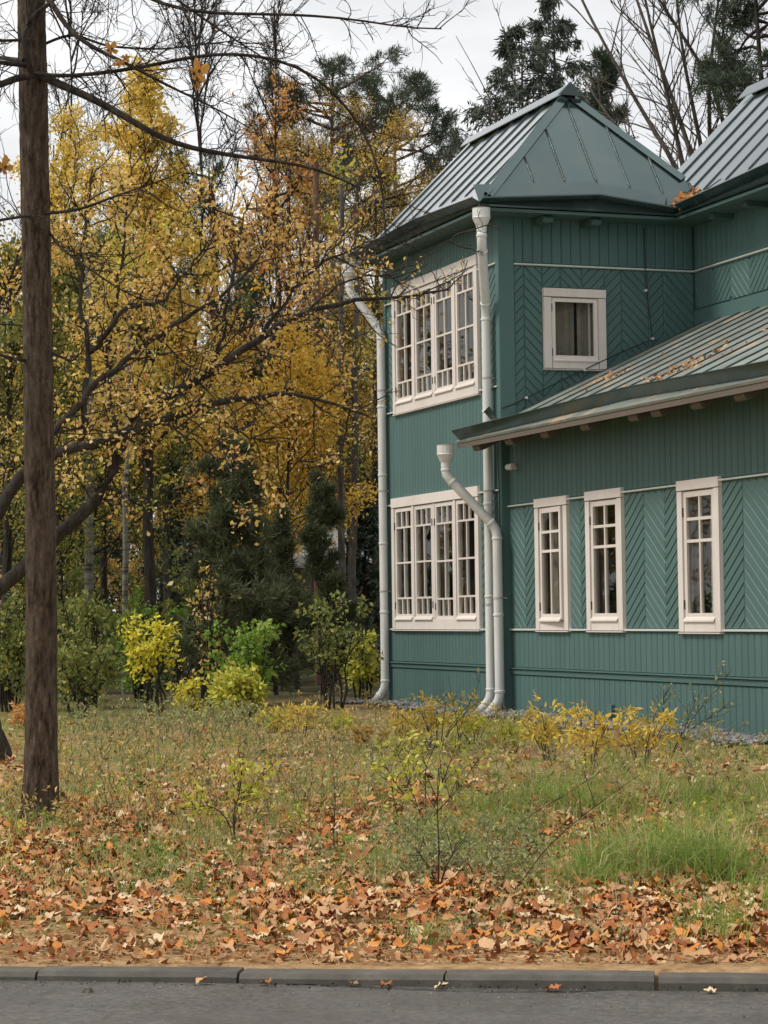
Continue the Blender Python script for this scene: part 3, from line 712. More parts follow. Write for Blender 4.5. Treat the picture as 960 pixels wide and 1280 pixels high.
# tower roof: ridge along the front, hip at the right end
tr = MB(); tr.box(-4.44, OV - .03, -OV + .04, 2 * CR + OV - .04, EZ - .075, EZ - .035); troof = tr.build('roof', M['core'], house)
XL = -4.52; ex = OV - HW; sl = math.hypot(CR + OV, HH)
ga = [(0.0, .05), (2.45, .22), (OV - XL, .02)]
PA = roof_plane(troof, (XL, -OV, EZ), (1, 0, 0), (0, CR + OV, HH), [(0, 0), (OV - XL, 0), (ex - XL, sl), (0, sl)], M['roof'],
                [0.28 + 0.56 * i for i in range(9)], lambda s: pl_y(ga, s) + .34)
gutter(troof, PA, ga)
slc = math.hypot(HW, HH)
gc = [(0.0, .02), (1.72, .20), (2.78, .03), (3.0, .03)]
PC = roof_plane(troof, (OV, -OV, EZ), (0, 1, 0), (-HW, 0, HH), [(0, 0), (2 * (CR + OV), 0), (CR + OV, slc)], M['roof'],
                [0.42 + 0.47 * i for i in range(8)], lambda s: pl_y(gc, s) + .34)
gutter(troof, PC, gc)
PB2 = roof_plane(troof, (XL, 2 * CR + OV, EZ), (1, 0, 0), (0, -(CR + OV), HH), [(0, 0), (OV - XL, 0), (ex - XL, sl), (0, sl)], M['roof'], [0.28 + 0.56 * i for i in range(9)], lambda s: .1)
# ridge and hip caps
def cap(par, p0, p1, w_, d0, d1, h=0.05):
    """folded cap along p0-p1; d0,d1 = downslope directions of its two wings"""
    p0, p1, d0, d1 = Vector(p0), Vector(p1), Vector(d0).normalized(), Vector(d1).normalized(); m = MB(); u = Vector((0, 0, 1))
    for d in (d0, d1):
        m.hexa([p0 + u * (h - .02), p1 + u * (h - .02), p1 + d * w_ + u * (h - .045), p0 + d * w_ + u * (h - .045), p0 + u * h, p1 + u * h, p1 + d * w_ + u * (h - .03), p0 + d * w_ + u * (h - .03)])
    return m.build('ridge_cap', M['roof'], par)
rz = EZ + HH
o = cap(troof, (XL - .03, CR, rz + .06), (ex + .14, CR, rz + .06), 0.15, (0, -(CR + OV), -HH), (0, CR + OV, -HH), 0.05); fix_normals(o.data)
m = MB(); q0 = Vector((ex + .145, CR, rz + .13)); m.frustum([q0, q0 + Vector((0, -.19, -.19)), q0 + Vector((.0, .19, -.19))], [q0 + Vector((.015, 0, 0)), q0 + Vector((.05, -.18, -.20)), q0 + Vector((.05, .18, -.20))])
o = m.build('ridge_end', M['gutter'], troof); fix_normals(o.data)
nA = Vector((0, -HH, CR + OV)).normalized(); nC = Vector((HH, 0, HW)).normalized(); nB = Vector((0, HH, CR + OV)).normalized()
for sy, nn in ((-1, nA), (1, nB)):
    top = Vector((ex, CR, rz)); bot = Vector((OV, -OV if sy < 0 else 2 * CR + OV, EZ)); hd = (bot - top).normalized(); m = MB()
    p0 = top + hd * .05; p1 = bot - hd * (.22 if sy < 0 else .9); rid = (nn + nC).normalized()
    for n_ in (nn, nC):
        wv = hd.cross(n_).normalized(); other = nC if n_ is nn else nn
        if wv.dot(other) > 0: wv = -wv
        k = .045; q = [p0 + rid * k, p1 + rid * k, p1 + wv * .085 + n_ * .022, p0 + wv * .085 + n_ * .022]
        m.frustum(q, [x + n_ * .008 for x in q])
    o = m.build('hip_cap', M['roof'], troof); fix_normals(o.data)
# gable boarding at the tower's far end
m = MB(); m.frustum([(-4.44, -.3, EZ - .05), (-4.44, 3.1, EZ - .05), (-4.44, CR, rz - .12)], [(-4.40, -.3, EZ - .05), (-4.40, 3.1, EZ - .05), (-4.40, CR, rz - .12)])
o = m.build('gable_wall', M['core'], troof); fix_normals(o.data)
# main roof
MO, ME, MR = 2.33, 6.90, 4.50; mh = MR - MO
mm = MB(); mm.box(OV + .0, 8.7, MO + .04, 6.6, ME - .075, ME - .035); mroof = mm.build('roof', M['core'], house)
slm = mh * math.sqrt(2)
gm = [(1.30 + .70, .03), (5.4, .34), (10.0, .03)]
PM = roof_plane(mroof, (-1.30, MO, ME), (1, 0, 0), (0, 1, 1), [(0, 0), (10.0, 0), (10.0, slm), (0, slm)], M['roof'], [0.45 + 0.55 * i for i in range(18)], lambda s: (pl_y(gm, s) + .34 if s > 2 else .2))
gutter(mroof, PM, gm)
roof_plane(mroof, (-1.30, 2 * MR - MO, ME), (1, 0, 0), (0, -1, 1), [(0, 0), (10.0, 0), (10.0, slm), (0, slm)], M['roof'], [0.45 + 1.1 * i for i in range(9)], lambda s: .1)
o = cap(mroof, (-1.34, MR, ME + mh + .05), (8.75, MR, ME + mh + .05), 0.22, (0, -1, -1), (0, 1, -1), 0.06); fix_normals(o.data)
m = MB(); m.frustum([(-1.22, 2.9, ME + .3), (-1.22, 6.1, ME + .3), (-1.22, MR, ME + mh - .1)], [(-1.18, 2.9, ME + .3), (-1.18, 6.1, ME + .3), (-1.18, MR, ME + mh - .1)]); o = m.build('gable_wall', M['core'], mroof); fix_normals(o.data)
# lean-to roof over the low wing
LO, LZ, LS = -0.62, 3.86, 0.469
ll = MB()
fnl = lambda x, y, z: (x, y, LZ + LS * (y - LO) + z)
ll.box(0.03, 8.7, LO + .05, 0.04, -.075, -.036, fnl); lroof = ll.build('roof', M['beam'], house)
lsl = (2.86 - LO) * math.sqrt(1 + LS * LS)
gl = [(-0.02, .02), (4.6, .30), (8.75, .03)]
gl = [(x + 0.12, y) for x, y in gl]
y0c = (0 - LO) * math.sqrt(1 + LS * LS)
PL = roof_plane(lroof, (-0.12, LO, LZ), (1, 0, 0), (0, 1, LS), [(0, 0), (8.87, 0), (8.87, lsl), (0.15, lsl), (0.15, y0c - .02), (0, y0c - .02)], M['roof_low'], [0.36 + 0.52 * i for i in range(17)], lambda s: pl_y(gl, s) + .20, seam_h=0.018)
gutter(lroof, PL, gl, h=0.15)
m = MB(); m.hexa([PL(.12, .55, 0), PL(.42, .50, 0), PL(.42, .515, 0), PL(.12, .565, 0), PL(.10, .50, .20), PL(.46, .44, .26), PL(.46, .455, .26), PL(.10, .515, .20)])
o = m.build('gutter_end_plate', M['gutter'], lroof); fix_normals(o.data)
m = MB(); m.box(-0.10, 8.7, LO + .022, LO + .045, -.105, -.036, fnl); m.build('fascia_board', M['beam'], lroof)
def rafter(par, x, y0, y1, zf, w_=0.11, h=0.12, mat=M['beam']):
    m = MB(); pr = [(y0, 0.0)] + [(y0 + h * .5 - h * .5 * math.cos(a), -h * math.sin(a)) for a in (0.4, 0.8, 1.2, 1.57)] + [(y1, -h), (y1, 0)]
    m.frustum([(x - w_ / 2, y, zf(y) + z) for y, z in pr], [(x + w_ / 2, y, zf(y) + z) for y, z in pr]); o = m.build('rafter_tail', mat, par); fix_normals(o.data)
for x in (0.42, 1.48, 2.58, 3.72, 4.98, 5.54, 6.46, 7.40, 8.3): rafter(lroof, x, -0.56, 0.07, lambda y: LZ + LS * (y - LO) - .085, w_=0.22, h=0.13)
for x in (1.1, 2.0, 2.9, 3.8, 4.7): rafter(mroof, x, MO + .22, 2.86, lambda y: ME - .078, w_=0.13, h=0.07, mat=M['core'])
for y in (0.55, 1.25): 
    m = MB(); m.frustum([(.02, y - .07, EZ - .08), (.34, y - .07, EZ - .08), (.38, y - .07, EZ - .12), (.34, y - .07, EZ - .17), (.02, y - .07, EZ - .17)], [(.02, y + .07, EZ - .08), (.34, y + .07, EZ - .08), (.38, y + .07, EZ - .12), (.34, y + .07, EZ - .17), (.02, y + .07, EZ - .17)])
    o = m.build('rafter_tail', M['core'], troof); fix_normals(o.data)

# ---- downpipes
def collar(m, p, d, r):
    p = Vector(p); d = Vector(d).normalized(); m.tube([p - d * .018, p - d * .012, p + d * .012, p + d * .018], [r, r * 1.14, r * 1.14, r], 16)
def downpipe(path, funnel, r=0.063):
    m = MB()
    # round the path's bends
    pts = [Vector(p) for p in path]; out = [pts[0]]
    for a, b, c in zip(pts, pts[1:], pts[2:]):
        k = min(.10, (a - b).length * .4, (c - b).length * .4); p1 = b + (a - b).normalized() * k; p2 = b + (c - b).normalized() * k
        out += [p1, (p1 + p2) * .25 + b * .5, p2]
    out.append(pts[-1]); m.tube(out, r, 18); o = m.build('downpipe', M['pipe'], house, smooth=True)
    o.data.polygons.foreach_set('use_smooth', [len(p.vertices) == 4 for p in o.data.polygons])
    m = MB()
    for a, b in zip(pts, pts[1:]):
        ln = (b - a).length; n = max(1, int(ln / 1.05))
        for i in range(n + 1):
            f = (0.12 + (ln - .24) * i / n) / ln if ln > .4 else .5
            q = a + (b - a) * f; c_ = MB(); collar(c_, q, b - a, r); c_.build('pipe_collar', M['pipe'], o, smooth=False)
            if ln <= .4: break
    if funnel:
        f = Vector(funnel); m = MB(); m.tube([f + Vector((0, 0, -.30)), f + Vector((0, 0, -.24)), f + Vector((0, 0, -.13))], [r * 1.05, r * 1.08, r * 1.9], 16, cap=False)
        m.tube([f + Vector((0, 0, -.13)), f + Vector((0, 0, -.12)), f + Vector((0, 0, -.005)), f], [r * 1.95, r * 1.85, r * 1.85, r * 1.97], 16, cap=False)
        m.build('pipe_funnel', M['pipe'], o)
    # wall brackets
    for a, b in zip(pts, pts[1:]):
        if (b - a).length > 2:
            for k in range(int((b - a).length / 1.5)):
                q = a + (b - a) * ((k + .6) * 1.5 / (b - a).length)
                m = MB(); m.tube([q - Vector((0, 0, .012)), q + Vector((0, 0, .012))], r * 1.09, 16, cap=False); m.box(q.x - .012, q.x + .012, q.y + r, q.y + r + .06, q.z - .01, q.z + .01); m.build('pipe_bracket', M['iron_pale'], o)
    return o
downpipe([(.43, -.43, 6.60), (.43, -.43, 6.40), (-.22, -.115, 5.62), (-.24, -.115, .48), (-.36, -.24, .29)], (.43, -.43, 6.86))
downpipe([(-.16, -.74, 3.56), (-.16, -.74, 3.42), (.045, -.115, 2.70), (.06, -.115, .46), (-.06, -.25, .27)], (-.16, -.74, 3.82))
downpipe([(-4.62, -.50, 6.62), (-4.62, -.50, 6.48), (-4.345, -.11, 5.85), (-4.345, -.11, .50), (-4.45, -.24, .30)], (-4.62, -.50, 6.88))

# ---- small fittings on the house
def cable(pts, name, r=0.007, sag=0.0):
    m = MB(); m.tube(pts, r, 6); return m.build(name, M['black'], house, smooth=True)
cable([(.05, 2.10, 6.78), (.05, 2.11, 6.2), (.05, 2.13, 5.9), (.05, 2.20, 5.27), (.05, 1.7, 5.07), (.05, .84, 4.68), (.05, .3, 4.42), (.03, .12, 4.34), (.04, -.02, 4.30)], 'lightning_cable')
for p in ((.05, 2.11, 5.93), (.05, 2.20, 5.28), (.05, 1.18, 4.83), (.05, .33, 4.44)):
    m = MB(); m.tube([(p[0] - .03, p[1], p[2]), (p[0] + .02, p[1], p[2])], [.016, .02], 8); m.build('cable_clip', M['whiteplastic'], house)
cable([(-.04, -.05, 4.0), (-.045, -.05, 3.6), (-.01, -.05, 3.2), (-.02, -.05, 2.0), (-.02, -.05, .3)], 'wall_cable', .008)
m = MB(); m.box(2.96, 3.10, 0.0, .055, .36, .50, lambda s, d, t: WALLMAP['B'](s, d, t)); m.build('vent_box', M['teal'], house)
cable([(1.6 - 1.30, 2.32, 7.15), (.45, 2.25, 7.02), (.9, 2.32, 6.98), (1.5, 2.5, 7.2)], 'heating_cable', .008)

# security camera hangs on the low wing's wall
sc_ = empty('security_camera', HM @ Vector((0.28, 0.07, 3.51)), YAW); tag(sc_, 'small white security camera fixed to the teal wall beside the downpipe', 'camera')
sc_.scale = (.75, .75, .75)
m = MB(); m.tube([(0, 0, 0), (0, -.03, 0)], [.055, .05], 16); m.build('base', M['whiteplastic'], sc_)
m = MB(); m.tube([(0, -.03, 0), (-.03, -.075, .0)], .02, 10); m.build('bracket', M['whiteplastic'], sc_)
m = MB(); m.tube([(.08, -.085, .0), (.07, -.085, .0), (-.085, -.12, -.005), (-.10, -.123, -.006)], [.04, .055, .055, .05], 18); m.build('body', M['whiteplastic'], sc_)
m = MB(); m.tube([(-.098, -.122, -.006), (-.106, -.124, -.006)], [.040, .036], 18); m.build('lens', M['black'], sc_)
# little black lamp spot by the upper corner: junction box on the tower plinth

# ------------------------------------------------------------------ plants
def path_pts(pts, K=12):
    """pixel polyline [(x, y, depth)...] -> smooth world polyline [1,K,3]"""
    W = np.array([at(*p) for p in pts]); d = np.r_[0, np.cumsum(np.linalg.norm(np.diff(W, axis=0), axis=1))]
    u = np.linspace(0, d[-1], K); P = np.stack([np.interp(u, d, W[:, i]) for i in range(3)], 1)
    for _ in range(2): P[1:-1] = 0.25 * P[:-2] + 0.5 * P[1:-1] + 0.25 * P[2:]
    return P[None]
def part(name, VF, mat, parent, loc=(0, 0, 0), kind=None, smooth=True):
    V, F = VF; o = link(name, np_mesh(name, V - np.asarray(loc), F, mat, smooth), parent); 
    if kind: o['kind'] = kind
    return o
def trunk_line(rng, H, lean=(0, 0), wob=0.02, K=12):
    t = np.linspace(0, 1, K); P = np.zeros((1, K, 3)); P[0, :, 2] = t * H
    P[0, :, 0] = lean[0] * t * H + np.cumsum(rng.normal(size=K)) * wob * H / K * 2; P[0, :, 1] = lean[1] * t * H + np.cumsum(rng.normal(size=K)) * wob * H / K * 2
    P[0, 0, :2] = 0; P[0, 0, 2] = -0.3; return P
def twig_leaves(rng, tw, per, size, offs=0.06, **k):
    Q = np.repeat(tw, per, 0); p, d = on_path(Q, rng.uniform(0.15, 1.0, len(Q)))
    return leaves(rng, p + rng.normal(size=p.shape) * offs, size, dirs=d * 0.8, **k)
def broadleaf(rng, root, H, r0, cr, leaf, bark_m, start=0.25, n1=16, n2=7, n3=5, per=20, lsize=0.09, ang=55, up=0.25, lean=(0, 0), aspect=0.6, trunk_name='trunk', keep=1.0, offs=0.10):
    T = trunk_line(rng, H, lean); a = segs(T, r0, r0 * 0.12, 8)
    B1 = grow(rng, T, n1, start, 0.98, ang, (0.75, 1.15), 6, up, 0.14, 0.55, absolute=cr, even=True)
    B2 = grow(rng, B1, n2, 0.2, 1.0, 48, (0.35, 0.6), 5, up * 0.6, 0.2, 0.4)
    B3 = grow(rng, B2, n3, 0.2, 1.0, 45, (0.4, 0.7), 4, 0.08, 0.25, 0.3)
    part('trunk', a, bark_m, root)
    part('limbs', join([segs(B1, r0 * 0.30, r0 * 0.08, 4), segs(B2, r0 * 0.10, 0.006, 3), segs(B3, 0.008, 0.003, 3)]), bark_m, root, kind='stuff')
    if per:
        if keep < 1: B3 = B3[rng.random(len(B3)) < keep]
        part('crown', twig_leaves(rng, B3, per, lsize, offs, aspect=aspect), leaf, root, kind='stuff', smooth=False)
def bare(rng, root, T, r0, bark_m, n=(10, 6, 5), up=0.35, ang=38, L1=None):
    part('trunk', segs(T, r0, r0 * 0.15, 8), bark_m, root)
    B1 = grow(rng, T, n[0], 0.3, 1, ang, (0.7, 1.1), 7, up, 0.10, 0.5, absolute=L1); B2 = grow(rng, B1, n[1], 0.15, 1, 40, (0.35, 0.65), 5, up * .8, 0.15, 0.4)
    B3 = grow(rng, B2, n[2], 0.15, 1, 42, (0.35, 0.6), 4, up * .5, 0.2, 0.3)
    part('limbs', join([segs(B1, r0 * .35, r0 * .08, 4), segs(B2, r0 * .10, .006, 3), segs(B3, .008, .004, 3)]), bark_m, root, kind='stuff'); return B3
def pine(rng, root, H, r0, cr, leaf, bark_m, start=0.55, n1=18, n2=8, per=34, lsize=0.16, lean=(0, 0), up=0.2, aspect=0.11, n3=3, tl=0.5):
    T = trunk_line(rng, H, lean, 0.015); part('trunk', segs(T, r0, r0 * 0.2, 8), bark_m, root)
    B1 = grow(rng, T, n1, start, 0.99, 75, (0.7, 1.15), 6, up, 0.14, tl, absolute=cr, even=True); B2 = grow(rng, B1, n2, 0.35, 1, 50, (0.25, 0.5), 4, up, 0.15, 0.3)
    B3 = grow(rng, B2, n3, 0.4, 1, 40, (0.4, 0.7), 3, up, 0.2, 0.2)
    part('limbs', join([segs(B1, r0 * .28, .012, 4), segs(B2, .014, .005, 3)]), bark_m, root, kind='stuff')
    part('crown', twig_leaves(rng, np.concatenate([B3[:, :3], B2[:, -3:]]), per, lsize, 0.03, aspect=aspect, droop=-0.2, spread=0.7, fold=0.0), leaf, root, kind='stuff', smooth=False)
def spruce(rng, root, H, r0, cr, leaf, bark_m, n1=90, n2=12, per=9, lsize=0.2, start=0.05, aspect=0.28, top=0.995, droop=0.5):
    T = trunk_line(rng, H, (0, 0), 0.006); part('trunk', segs(T, r0, 0.012, 8), bark_m, root)
    B1 = grow(rng, T, n1, start, top, 88, (0.75, 1.15), 5, 0.05, 0.06, 0.93, absolute=cr, even=True); B2 = grow(rng, B1, n2, 0.25, 1, 55, (0.22, 0.42), 3, -0.15, 0.12, 0.6)
    part('limbs', segs(B1, .02, .006, 3), bark_m, root, kind='stuff')
    part('crown', twig_leaves(rng, B2, per, lsize, 0.04, aspect=aspect, droop=droop, spread=0.5, fold=0.03), leaf, root, kind='stuff', smooth=False)
def height(px, py, D): g = gD(px, D); return g, float(at(px, py, D)[2] - g[2])
def tree_at(name, px, D, label, cat='tree', group=None, rot=0):
    g = gD(px, D); return tag(empty(name, g, rot), label, cat, group)
def copy_tree(o, loc, rz, sc, label=None, group=None):
    c = o.copy(); C.objects.link(c); c.location = loc; c.rotation_euler = (0, 0, rz); c.scale = (sc, sc, sc)
    if label: c['label'] = label
    if group: c['group'] = group
    for ch in list(o.children):
        d = ch.copy(); C.objects.link(d); d.parent = c
    return c
G = lambda s: np.random.default_rng(s)

# --- trees behind the plot, each with its own place, height and crown
g, H = height(185, 120, 40); t = tree_at('aspen_tree', 185, 40, 'tall loose yellow leaved tree right behind the front trunk, sky showing through its top')
broadleaf(G(1), t, H, 0.12, 2.0, L['yellow'], M['bark_dark'], 0.32, 32, 8, 5, 22, 0.075, up=0.2, keep=0.9)
g, H = height(90, 175, 44); t = tree_at('aspen_tree', 75, 44, 'yellow leaved tree mostly hidden behind the front trunk')
broadleaf(G(51), t, H, 0.11, 2.0, L['yellow'], M['bark_dark'], 0.25, 28, 8, 5, 18, 0.065, up=0.25, keep=0.9)
g, H = height(478, 150, 47); t = tree_at('larch_tree', 475, 47, 'ochre yellow larch with fine needles rising just left of the tower roof')
broadleaf(G(2), t, H, 0.12, 2.3, L['larch'], M['bark_dark'], 0.3, 36, 10, 5, 26, 0.05, ang=72, up=0.12, aspect=0.35, offs=0.12, keep=.75)
g, H = height(398, 175, 50); t = tree_at('larch_tree', 395, 50, 'thin ochre larch half hidden behind the orange maple twigs')
broadleaf(G(3), t, H, 0.11, 2.3, L['larch'], M['bark_dark'], 0.3, 34, 10, 5, 28, 0.05, ang=72, up=0.12, aspect=0.35, offs=0.12, keep=.85)
g, H = height(425, 100, 58); t = tree_at('pine_tree', 425, 58, 'tall dark pine with a flat topped crown against the sky, the further left of two')
pine(G(4), t, H, 0.16, 2.3, L['pine'], M['bark_pine'], 0.72, 30, 11, 30, 0.15, tl=0.3, up=.04)
g, H = height(505, 118, 62); t = tree_at('pine_tree', 500, 62, 'pine with spreading needle clumps whose crown ends nearest the tower roof')
pine(G(5), t, H, 0.16, 2.4, L['pine'], M['bark_pine'], 0.72, 30, 11, 30, 0.15, tl=0.35, up=.04)
g, H = height(262, 215, 50); t = tree_at('pine_tree', 262, 50, 'dark green pine with a low full crown behind the yellow aspen')
pine(G(6), t, H, 0.14, 2.2, L['pine'], M['bark_dark'], 0.4, 26, 8, 22, 0.16, tl=0.5)
g, H = height(355, 130, 44); t = tree_at('maple_tree', 355, 44, 'slender maple with sparse orange leaves in the middle of the wood')
broadleaf(G(7), t, H, 0.10, 2.0, L['orange'], M['bark_dark'], 0.35, 24, 8, 5, 8, 0.08, up=0.2, keep=0.45)
g, H = height(385, 440, 41); t = tree_at('maple_tree', 372, 41, 'low maple glowing amber between the dark trunks beside the house')
broadleaf(G(8), t, H, 0.06, 1.7, L['amber'], M['bark_dark'], 0.42, 20, 7, 5, 18, 0.075, ang=70, up=0.1, keep=0.75)
g, H = height(300, 480, 45); t = tree_at('maple_tree', 318, 45, 'amber leaved maple standing behind the young pine')
broadleaf(G(9), t, H, 0.07, 1.8, L['amber'], M['bark_dark'], 0.4, 20, 7, 5, 17, 0.075, ang=65, up=0.15, keep=0.7)
g, H = height(245, 20, 53); t = tree_at('bare_tree', 245, 53, 'tall leafless tree with fine twigs against the sky above the yellow aspen')
bare(G(10), t, trunk_line(G(110), H, (0, 0), 0.03), 0.09, M['bark_dark'], (22, 9, 7), L1=3.7)
g, H = height(335, 45, 56); t = tree_at('bare_tree', 335, 56, 'leafless tree with upswept twigs standing left of the tall pines')
bare(G(11), t, trunk_line(G(111), H, (.02, 0), 0.03), 0.09, M['bark_dark'], (22, 9, 7), L1=3.5)
g, H = height(70, 10, 50); t = tree_at('bare_tree', 95, 50, 'leafless tree with hanging fine twigs right behind the big front trunk')
bare(G(12), t, trunk_line(G(112), H, (-.01, 0), 0.03), 0.08, M['bark_dark'], (22, 9, 7), L1=4.1)
g, H = height(15, 330, 36); t = tree_at('broadleaf_tree', 8, 36, 'olive green broadleaf tree at the wood edge left of the front trunk')
broadleaf(G(13), t, H, 0.10, 2.2, L['olive_yellow'], M['bark_dark'], 0.2, 26, 8, 5, 16, 0.065, keep=0.85)
g, H = height(120, 330, 43); t = tree_at('broadleaf_tree', 120, 43, 'dull green broadleaf tree filling the gap under the yellow aspen')
broadleaf(G(14), t, H, 0.10, 2.6, L['olive'], M['bark_dark'], 0.25, 26, 8, 5, 18, 0.07, keep=0.9)
g, H = height(430, 400, 52); t = tree_at('broadleaf_tree', 440, 52, 'mixed green and amber broadleaf tree close beside the tower wall')
broadleaf(G(15), t, H, 0.09, 2.2, L['olive_yellow'], M['bark_dark'], 0.3, 24, 8, 5, 18, 0.07, keep=0.9)
def stem(px0, px1, D, r, mat, label, name, topy=120, leafm_=None):
    g = gD(px0, D); t = tag(empty(name, g), label, 'tree', None); q = at(px1, topy, D) - g; rng = G(int(px0 * 7))
    T = np.linspace(0, 1, 14)[None, :, None] * q[None, None]; T = T + np.cumsum(rng.normal(size=(1, 14, 3)), 1) * 0.02 * np.array([1, 1, 0]); T[0, 0] = (0, 0, -.3)
    part('trunk', segs(T, r, r * 0.5, 12), mat, t)
    B1 = grow(rng, T, 16, 0.35, 1, 60, (0.5, 1.1), 6, .2, .12, .3, absolute=1.5); B2 = grow(rng, B1, 5, .2, 1, 45, (.3, .6), 4, .1, .2)
    part('limbs', join([segs(B1, r * .22, .006, 4), segs(B2, .006, .003, 3)]), mat if mat != M['birch'] else M['bark_dark'], t, kind='stuff')
    if leafm_: part('crown', twig_leaves(rng, B2, 9, 0.08, .1, aspect=.6), leafm_, t, kind='stuff', smooth=False)
stem(106, 112, 37, 0.085, M['birch'], 'pale birch trunk mottled grey and black, just right of the front trunk', 'birch_tree', 250, L['yellow'])
stem(156, 166, 39, 0.06, M['birch'], 'thin leaning grey birch trunk between the thick birch and the young pine', 'birch_tree', 300, L['lime'])
stem(400, 402, 43, 0.11, M['bark_pine'], 'reddish brown pine trunk rising through the amber maple leaves', 'pine_tree', 200, L['pine'])
stem(424, 420, 42, 0.075, M['bark_grey'], 'grey trunk standing right of the reddish pine trunk', 'trunk_tree', 230, L['gold'])
stem(438, 436, 44, 0.085, M['bark_grey'], 'grey brown trunk nearest the left downpipe of the tower', 'trunk_tree', 230, L['lime'])
stem(362, 358, 46, 0.07, M['bark_dark'], 'dark straight trunk between two amber maples', 'trunk_tree', 200, L['amber'])
stem(277, 272, 47, 0.11, M['bark_dark'], 'thick dark trunk directly behind the young pine', 'trunk_tree', 260, L['olive'])
stem(212, 205, 45, 0.07, M['bark_grey'], 'dim grey trunk in the shade left of the young pine', 'trunk_tree', 300, L['gold'])
stem(130, 128, 48, 0.08, M['bark_dark'], 'dark trunk between the two birches', 'trunk_tree', 300, L['olive'])
# young pines
g, H = height(290, 568, 34.5); t = tree_at('young_pine', 288, 34.5, 'bushy young pine, dark bluish green, in the middle of the wood edge', 'pine')
pine(G(20), t, H, 0.05, 1.25, L['young'], M['bark_dark'], 0.04, 46, 10, 30, 0.105, up=0.3, aspect=0.13, tl=0.72)
g, H = height(405, 612, 37); t = tree_at('young_pine', 402, 37, 'narrow young pine growing beside the reddish trunk', 'pine')
pine(G(21), t, H, 0.04, 0.75, L['young'], M['bark_dark'], 0.05, 34, 9, 26, 0.105, up=0.4, aspect=0.13, tl=0.7)
g, H = height(345, 660, 38); t = tree_at('young_pine', 345, 38, 'small young pine tucked between the two larger ones', 'pine')
pine(G(22), t, H, 0.04, 0.8, L['young'], M['bark_dark'], 0.05, 32, 9, 26, 0.105, up=0.4, aspect=0.13, tl=0.7)
g, H = height(462, 620, 45); t = tree_at('young_spruce', 458, 45, 'drooping dark spruce sapling seen beside the lower left pipe', 'spruce')
spruce(G(23), t, H, 0.05, 0.9, L['spruce'], M['bark_dark'], 60, 9, 9, 0.17)
# behind the house roof
g, H = height(668, 25, 56); t = tree_at('spruce_tree', 664, 56, 'dark shaggy spruce behind the tower ridge, the broader of its two tops')
spruce(G(24), t, H, 0.16, 4.2, L['spruce'], M['bark_dark'], 90, 12, 13, 0.17, 0.55, 0.2, droop=.7)
g, H = height(702, -15, 57); t = tree_at('spruce_tree', 702, 57, 'dark spruce whose spire stands straight above the tower peak')
spruce(G(25), t, H, 0.16, 3.6, L['spruce'], M['bark_dark'], 90, 12, 13, 0.17, 0.55, 0.2, droop=.7)
g, H = height(768, 92, 54); t = tree_at('pine_tree', 768, 54, 'olive green pine top with upright shoots right of the tower peak')
pine(G(26), t, H, 0.11, 1.4, L['pine'], M['bark_dark'], 0.55, 34, 8, 20, 0.2, up=0.65, tl=0.6)
g, H = height(985, -90, 46); t = tree_at('pine_tree', 985, 46, 'big dark conifer leaning over the main roof at its ridge')
pine(G(27), t, H, 0.14, 1.6, L['pine'], M['bark_dark'], 0.70, 34, 11, 30, 0.16, lean=(-.035, 0), up=-0.02, tl=0.2)
t = tree_at('bare_tree', 868, 49, 'big leafless tree fanning its branches above the valley between the two roofs'); g = gD(868, 49)
rng = G(28)
trunks = [[(905, 420, 49), (893, 250, 49), (885, 150, 48.8), (884, 90, 48.6), (895, 30, 48.4), (905, -60, 48)],
          [(905, 420, 49), (872, 215, 49), (845, 130, 49.3), (815, 60, 49.5), (790, -20, 49.8), (770, -80, 50)],
          [(905, 420, 49), (880, 190, 48.6), (862, 120, 48.2), (850, 50, 48), (842, -40, 47.8)],
          [(905, 420, 49), (865, 230, 49.4), (825, 180, 49.8), (775, 90, 50.2), (735, 20, 50.4), (700, -60, 50.6)],
          [(905, 420, 49), (915, 180, 48.6), (896, 110, 48.4), (872, 70, 48.3), (835, 20, 48.2), (800, -40, 48)],
          [(905, 420, 49), (850, 225, 49.6), (800, 190, 50), (760, 150, 50.5), (728, 95, 51)],
          [(905, 420, 49), (925, 170, 49.2), (905, 100, 49.6), (900, 20, 50), (915, -60, 50.3)],
          [(905, 420, 49), (855, 215, 48.7), (835, 120, 48.5), (805, 0, 48.2), (795, -60, 48)]]
TT = np.concatenate([path_pts(p, 12) for p in trunks]) - g
tr0 = np.stack([np.array([0, 0, -.3]) * (1 - u) + TT[0, 0] * u for u in np.linspace(0, 1, 6)])[None]
part('trunk', segs(tr0, 0.17, 0.13, 8), M['bark_grey'], t)
for k in range(len(TT)): part('limb', segs(TT[k:k + 1], 0.085, 0.02, 6), M['bark_grey'], t)
B2 = grow(rng, TT, 15, 0.3, 1, 42, (0.16, 0.34), 6, .12, .1, .35); B3 = grow(rng, B2, 6, .15, 1, 40, (.3, .6), 4, .1, .16)
part('twigs', join([segs(B2, .022, .008, 3), segs(B3, .010, .005, 3)]), M['bark_grey'], t, kind='stuff')
t = tree_at('bare_tree', 640, 47, 'slim leafless sapling whose thin shoots lean out left of the tower ridge'); g = gD(640, 47); rng = G(29)
TT = np.concatenate([path_pts(p, 10) for p in ([(650, 400, 47), (640, 180, 47), (612, 120, 47), (585, 70, 47), (570, 45, 47)], [(650, 400, 47), (640, 170, 47), (605, 130, 47.2), (578, 85, 47.3)], [(650, 400, 47), (655, 160, 47), (640, 60, 47), (620, 10, 47)])]) - g
tr0 = np.stack([np.array([0, 0, -.3]) * (1 - u) + TT[0, 0] * u for u in np.linspace(0, 1, 6)])[None]
part('trunk', segs(tr0, 0.09, 0.05, 6), M['bark_grey'], t)
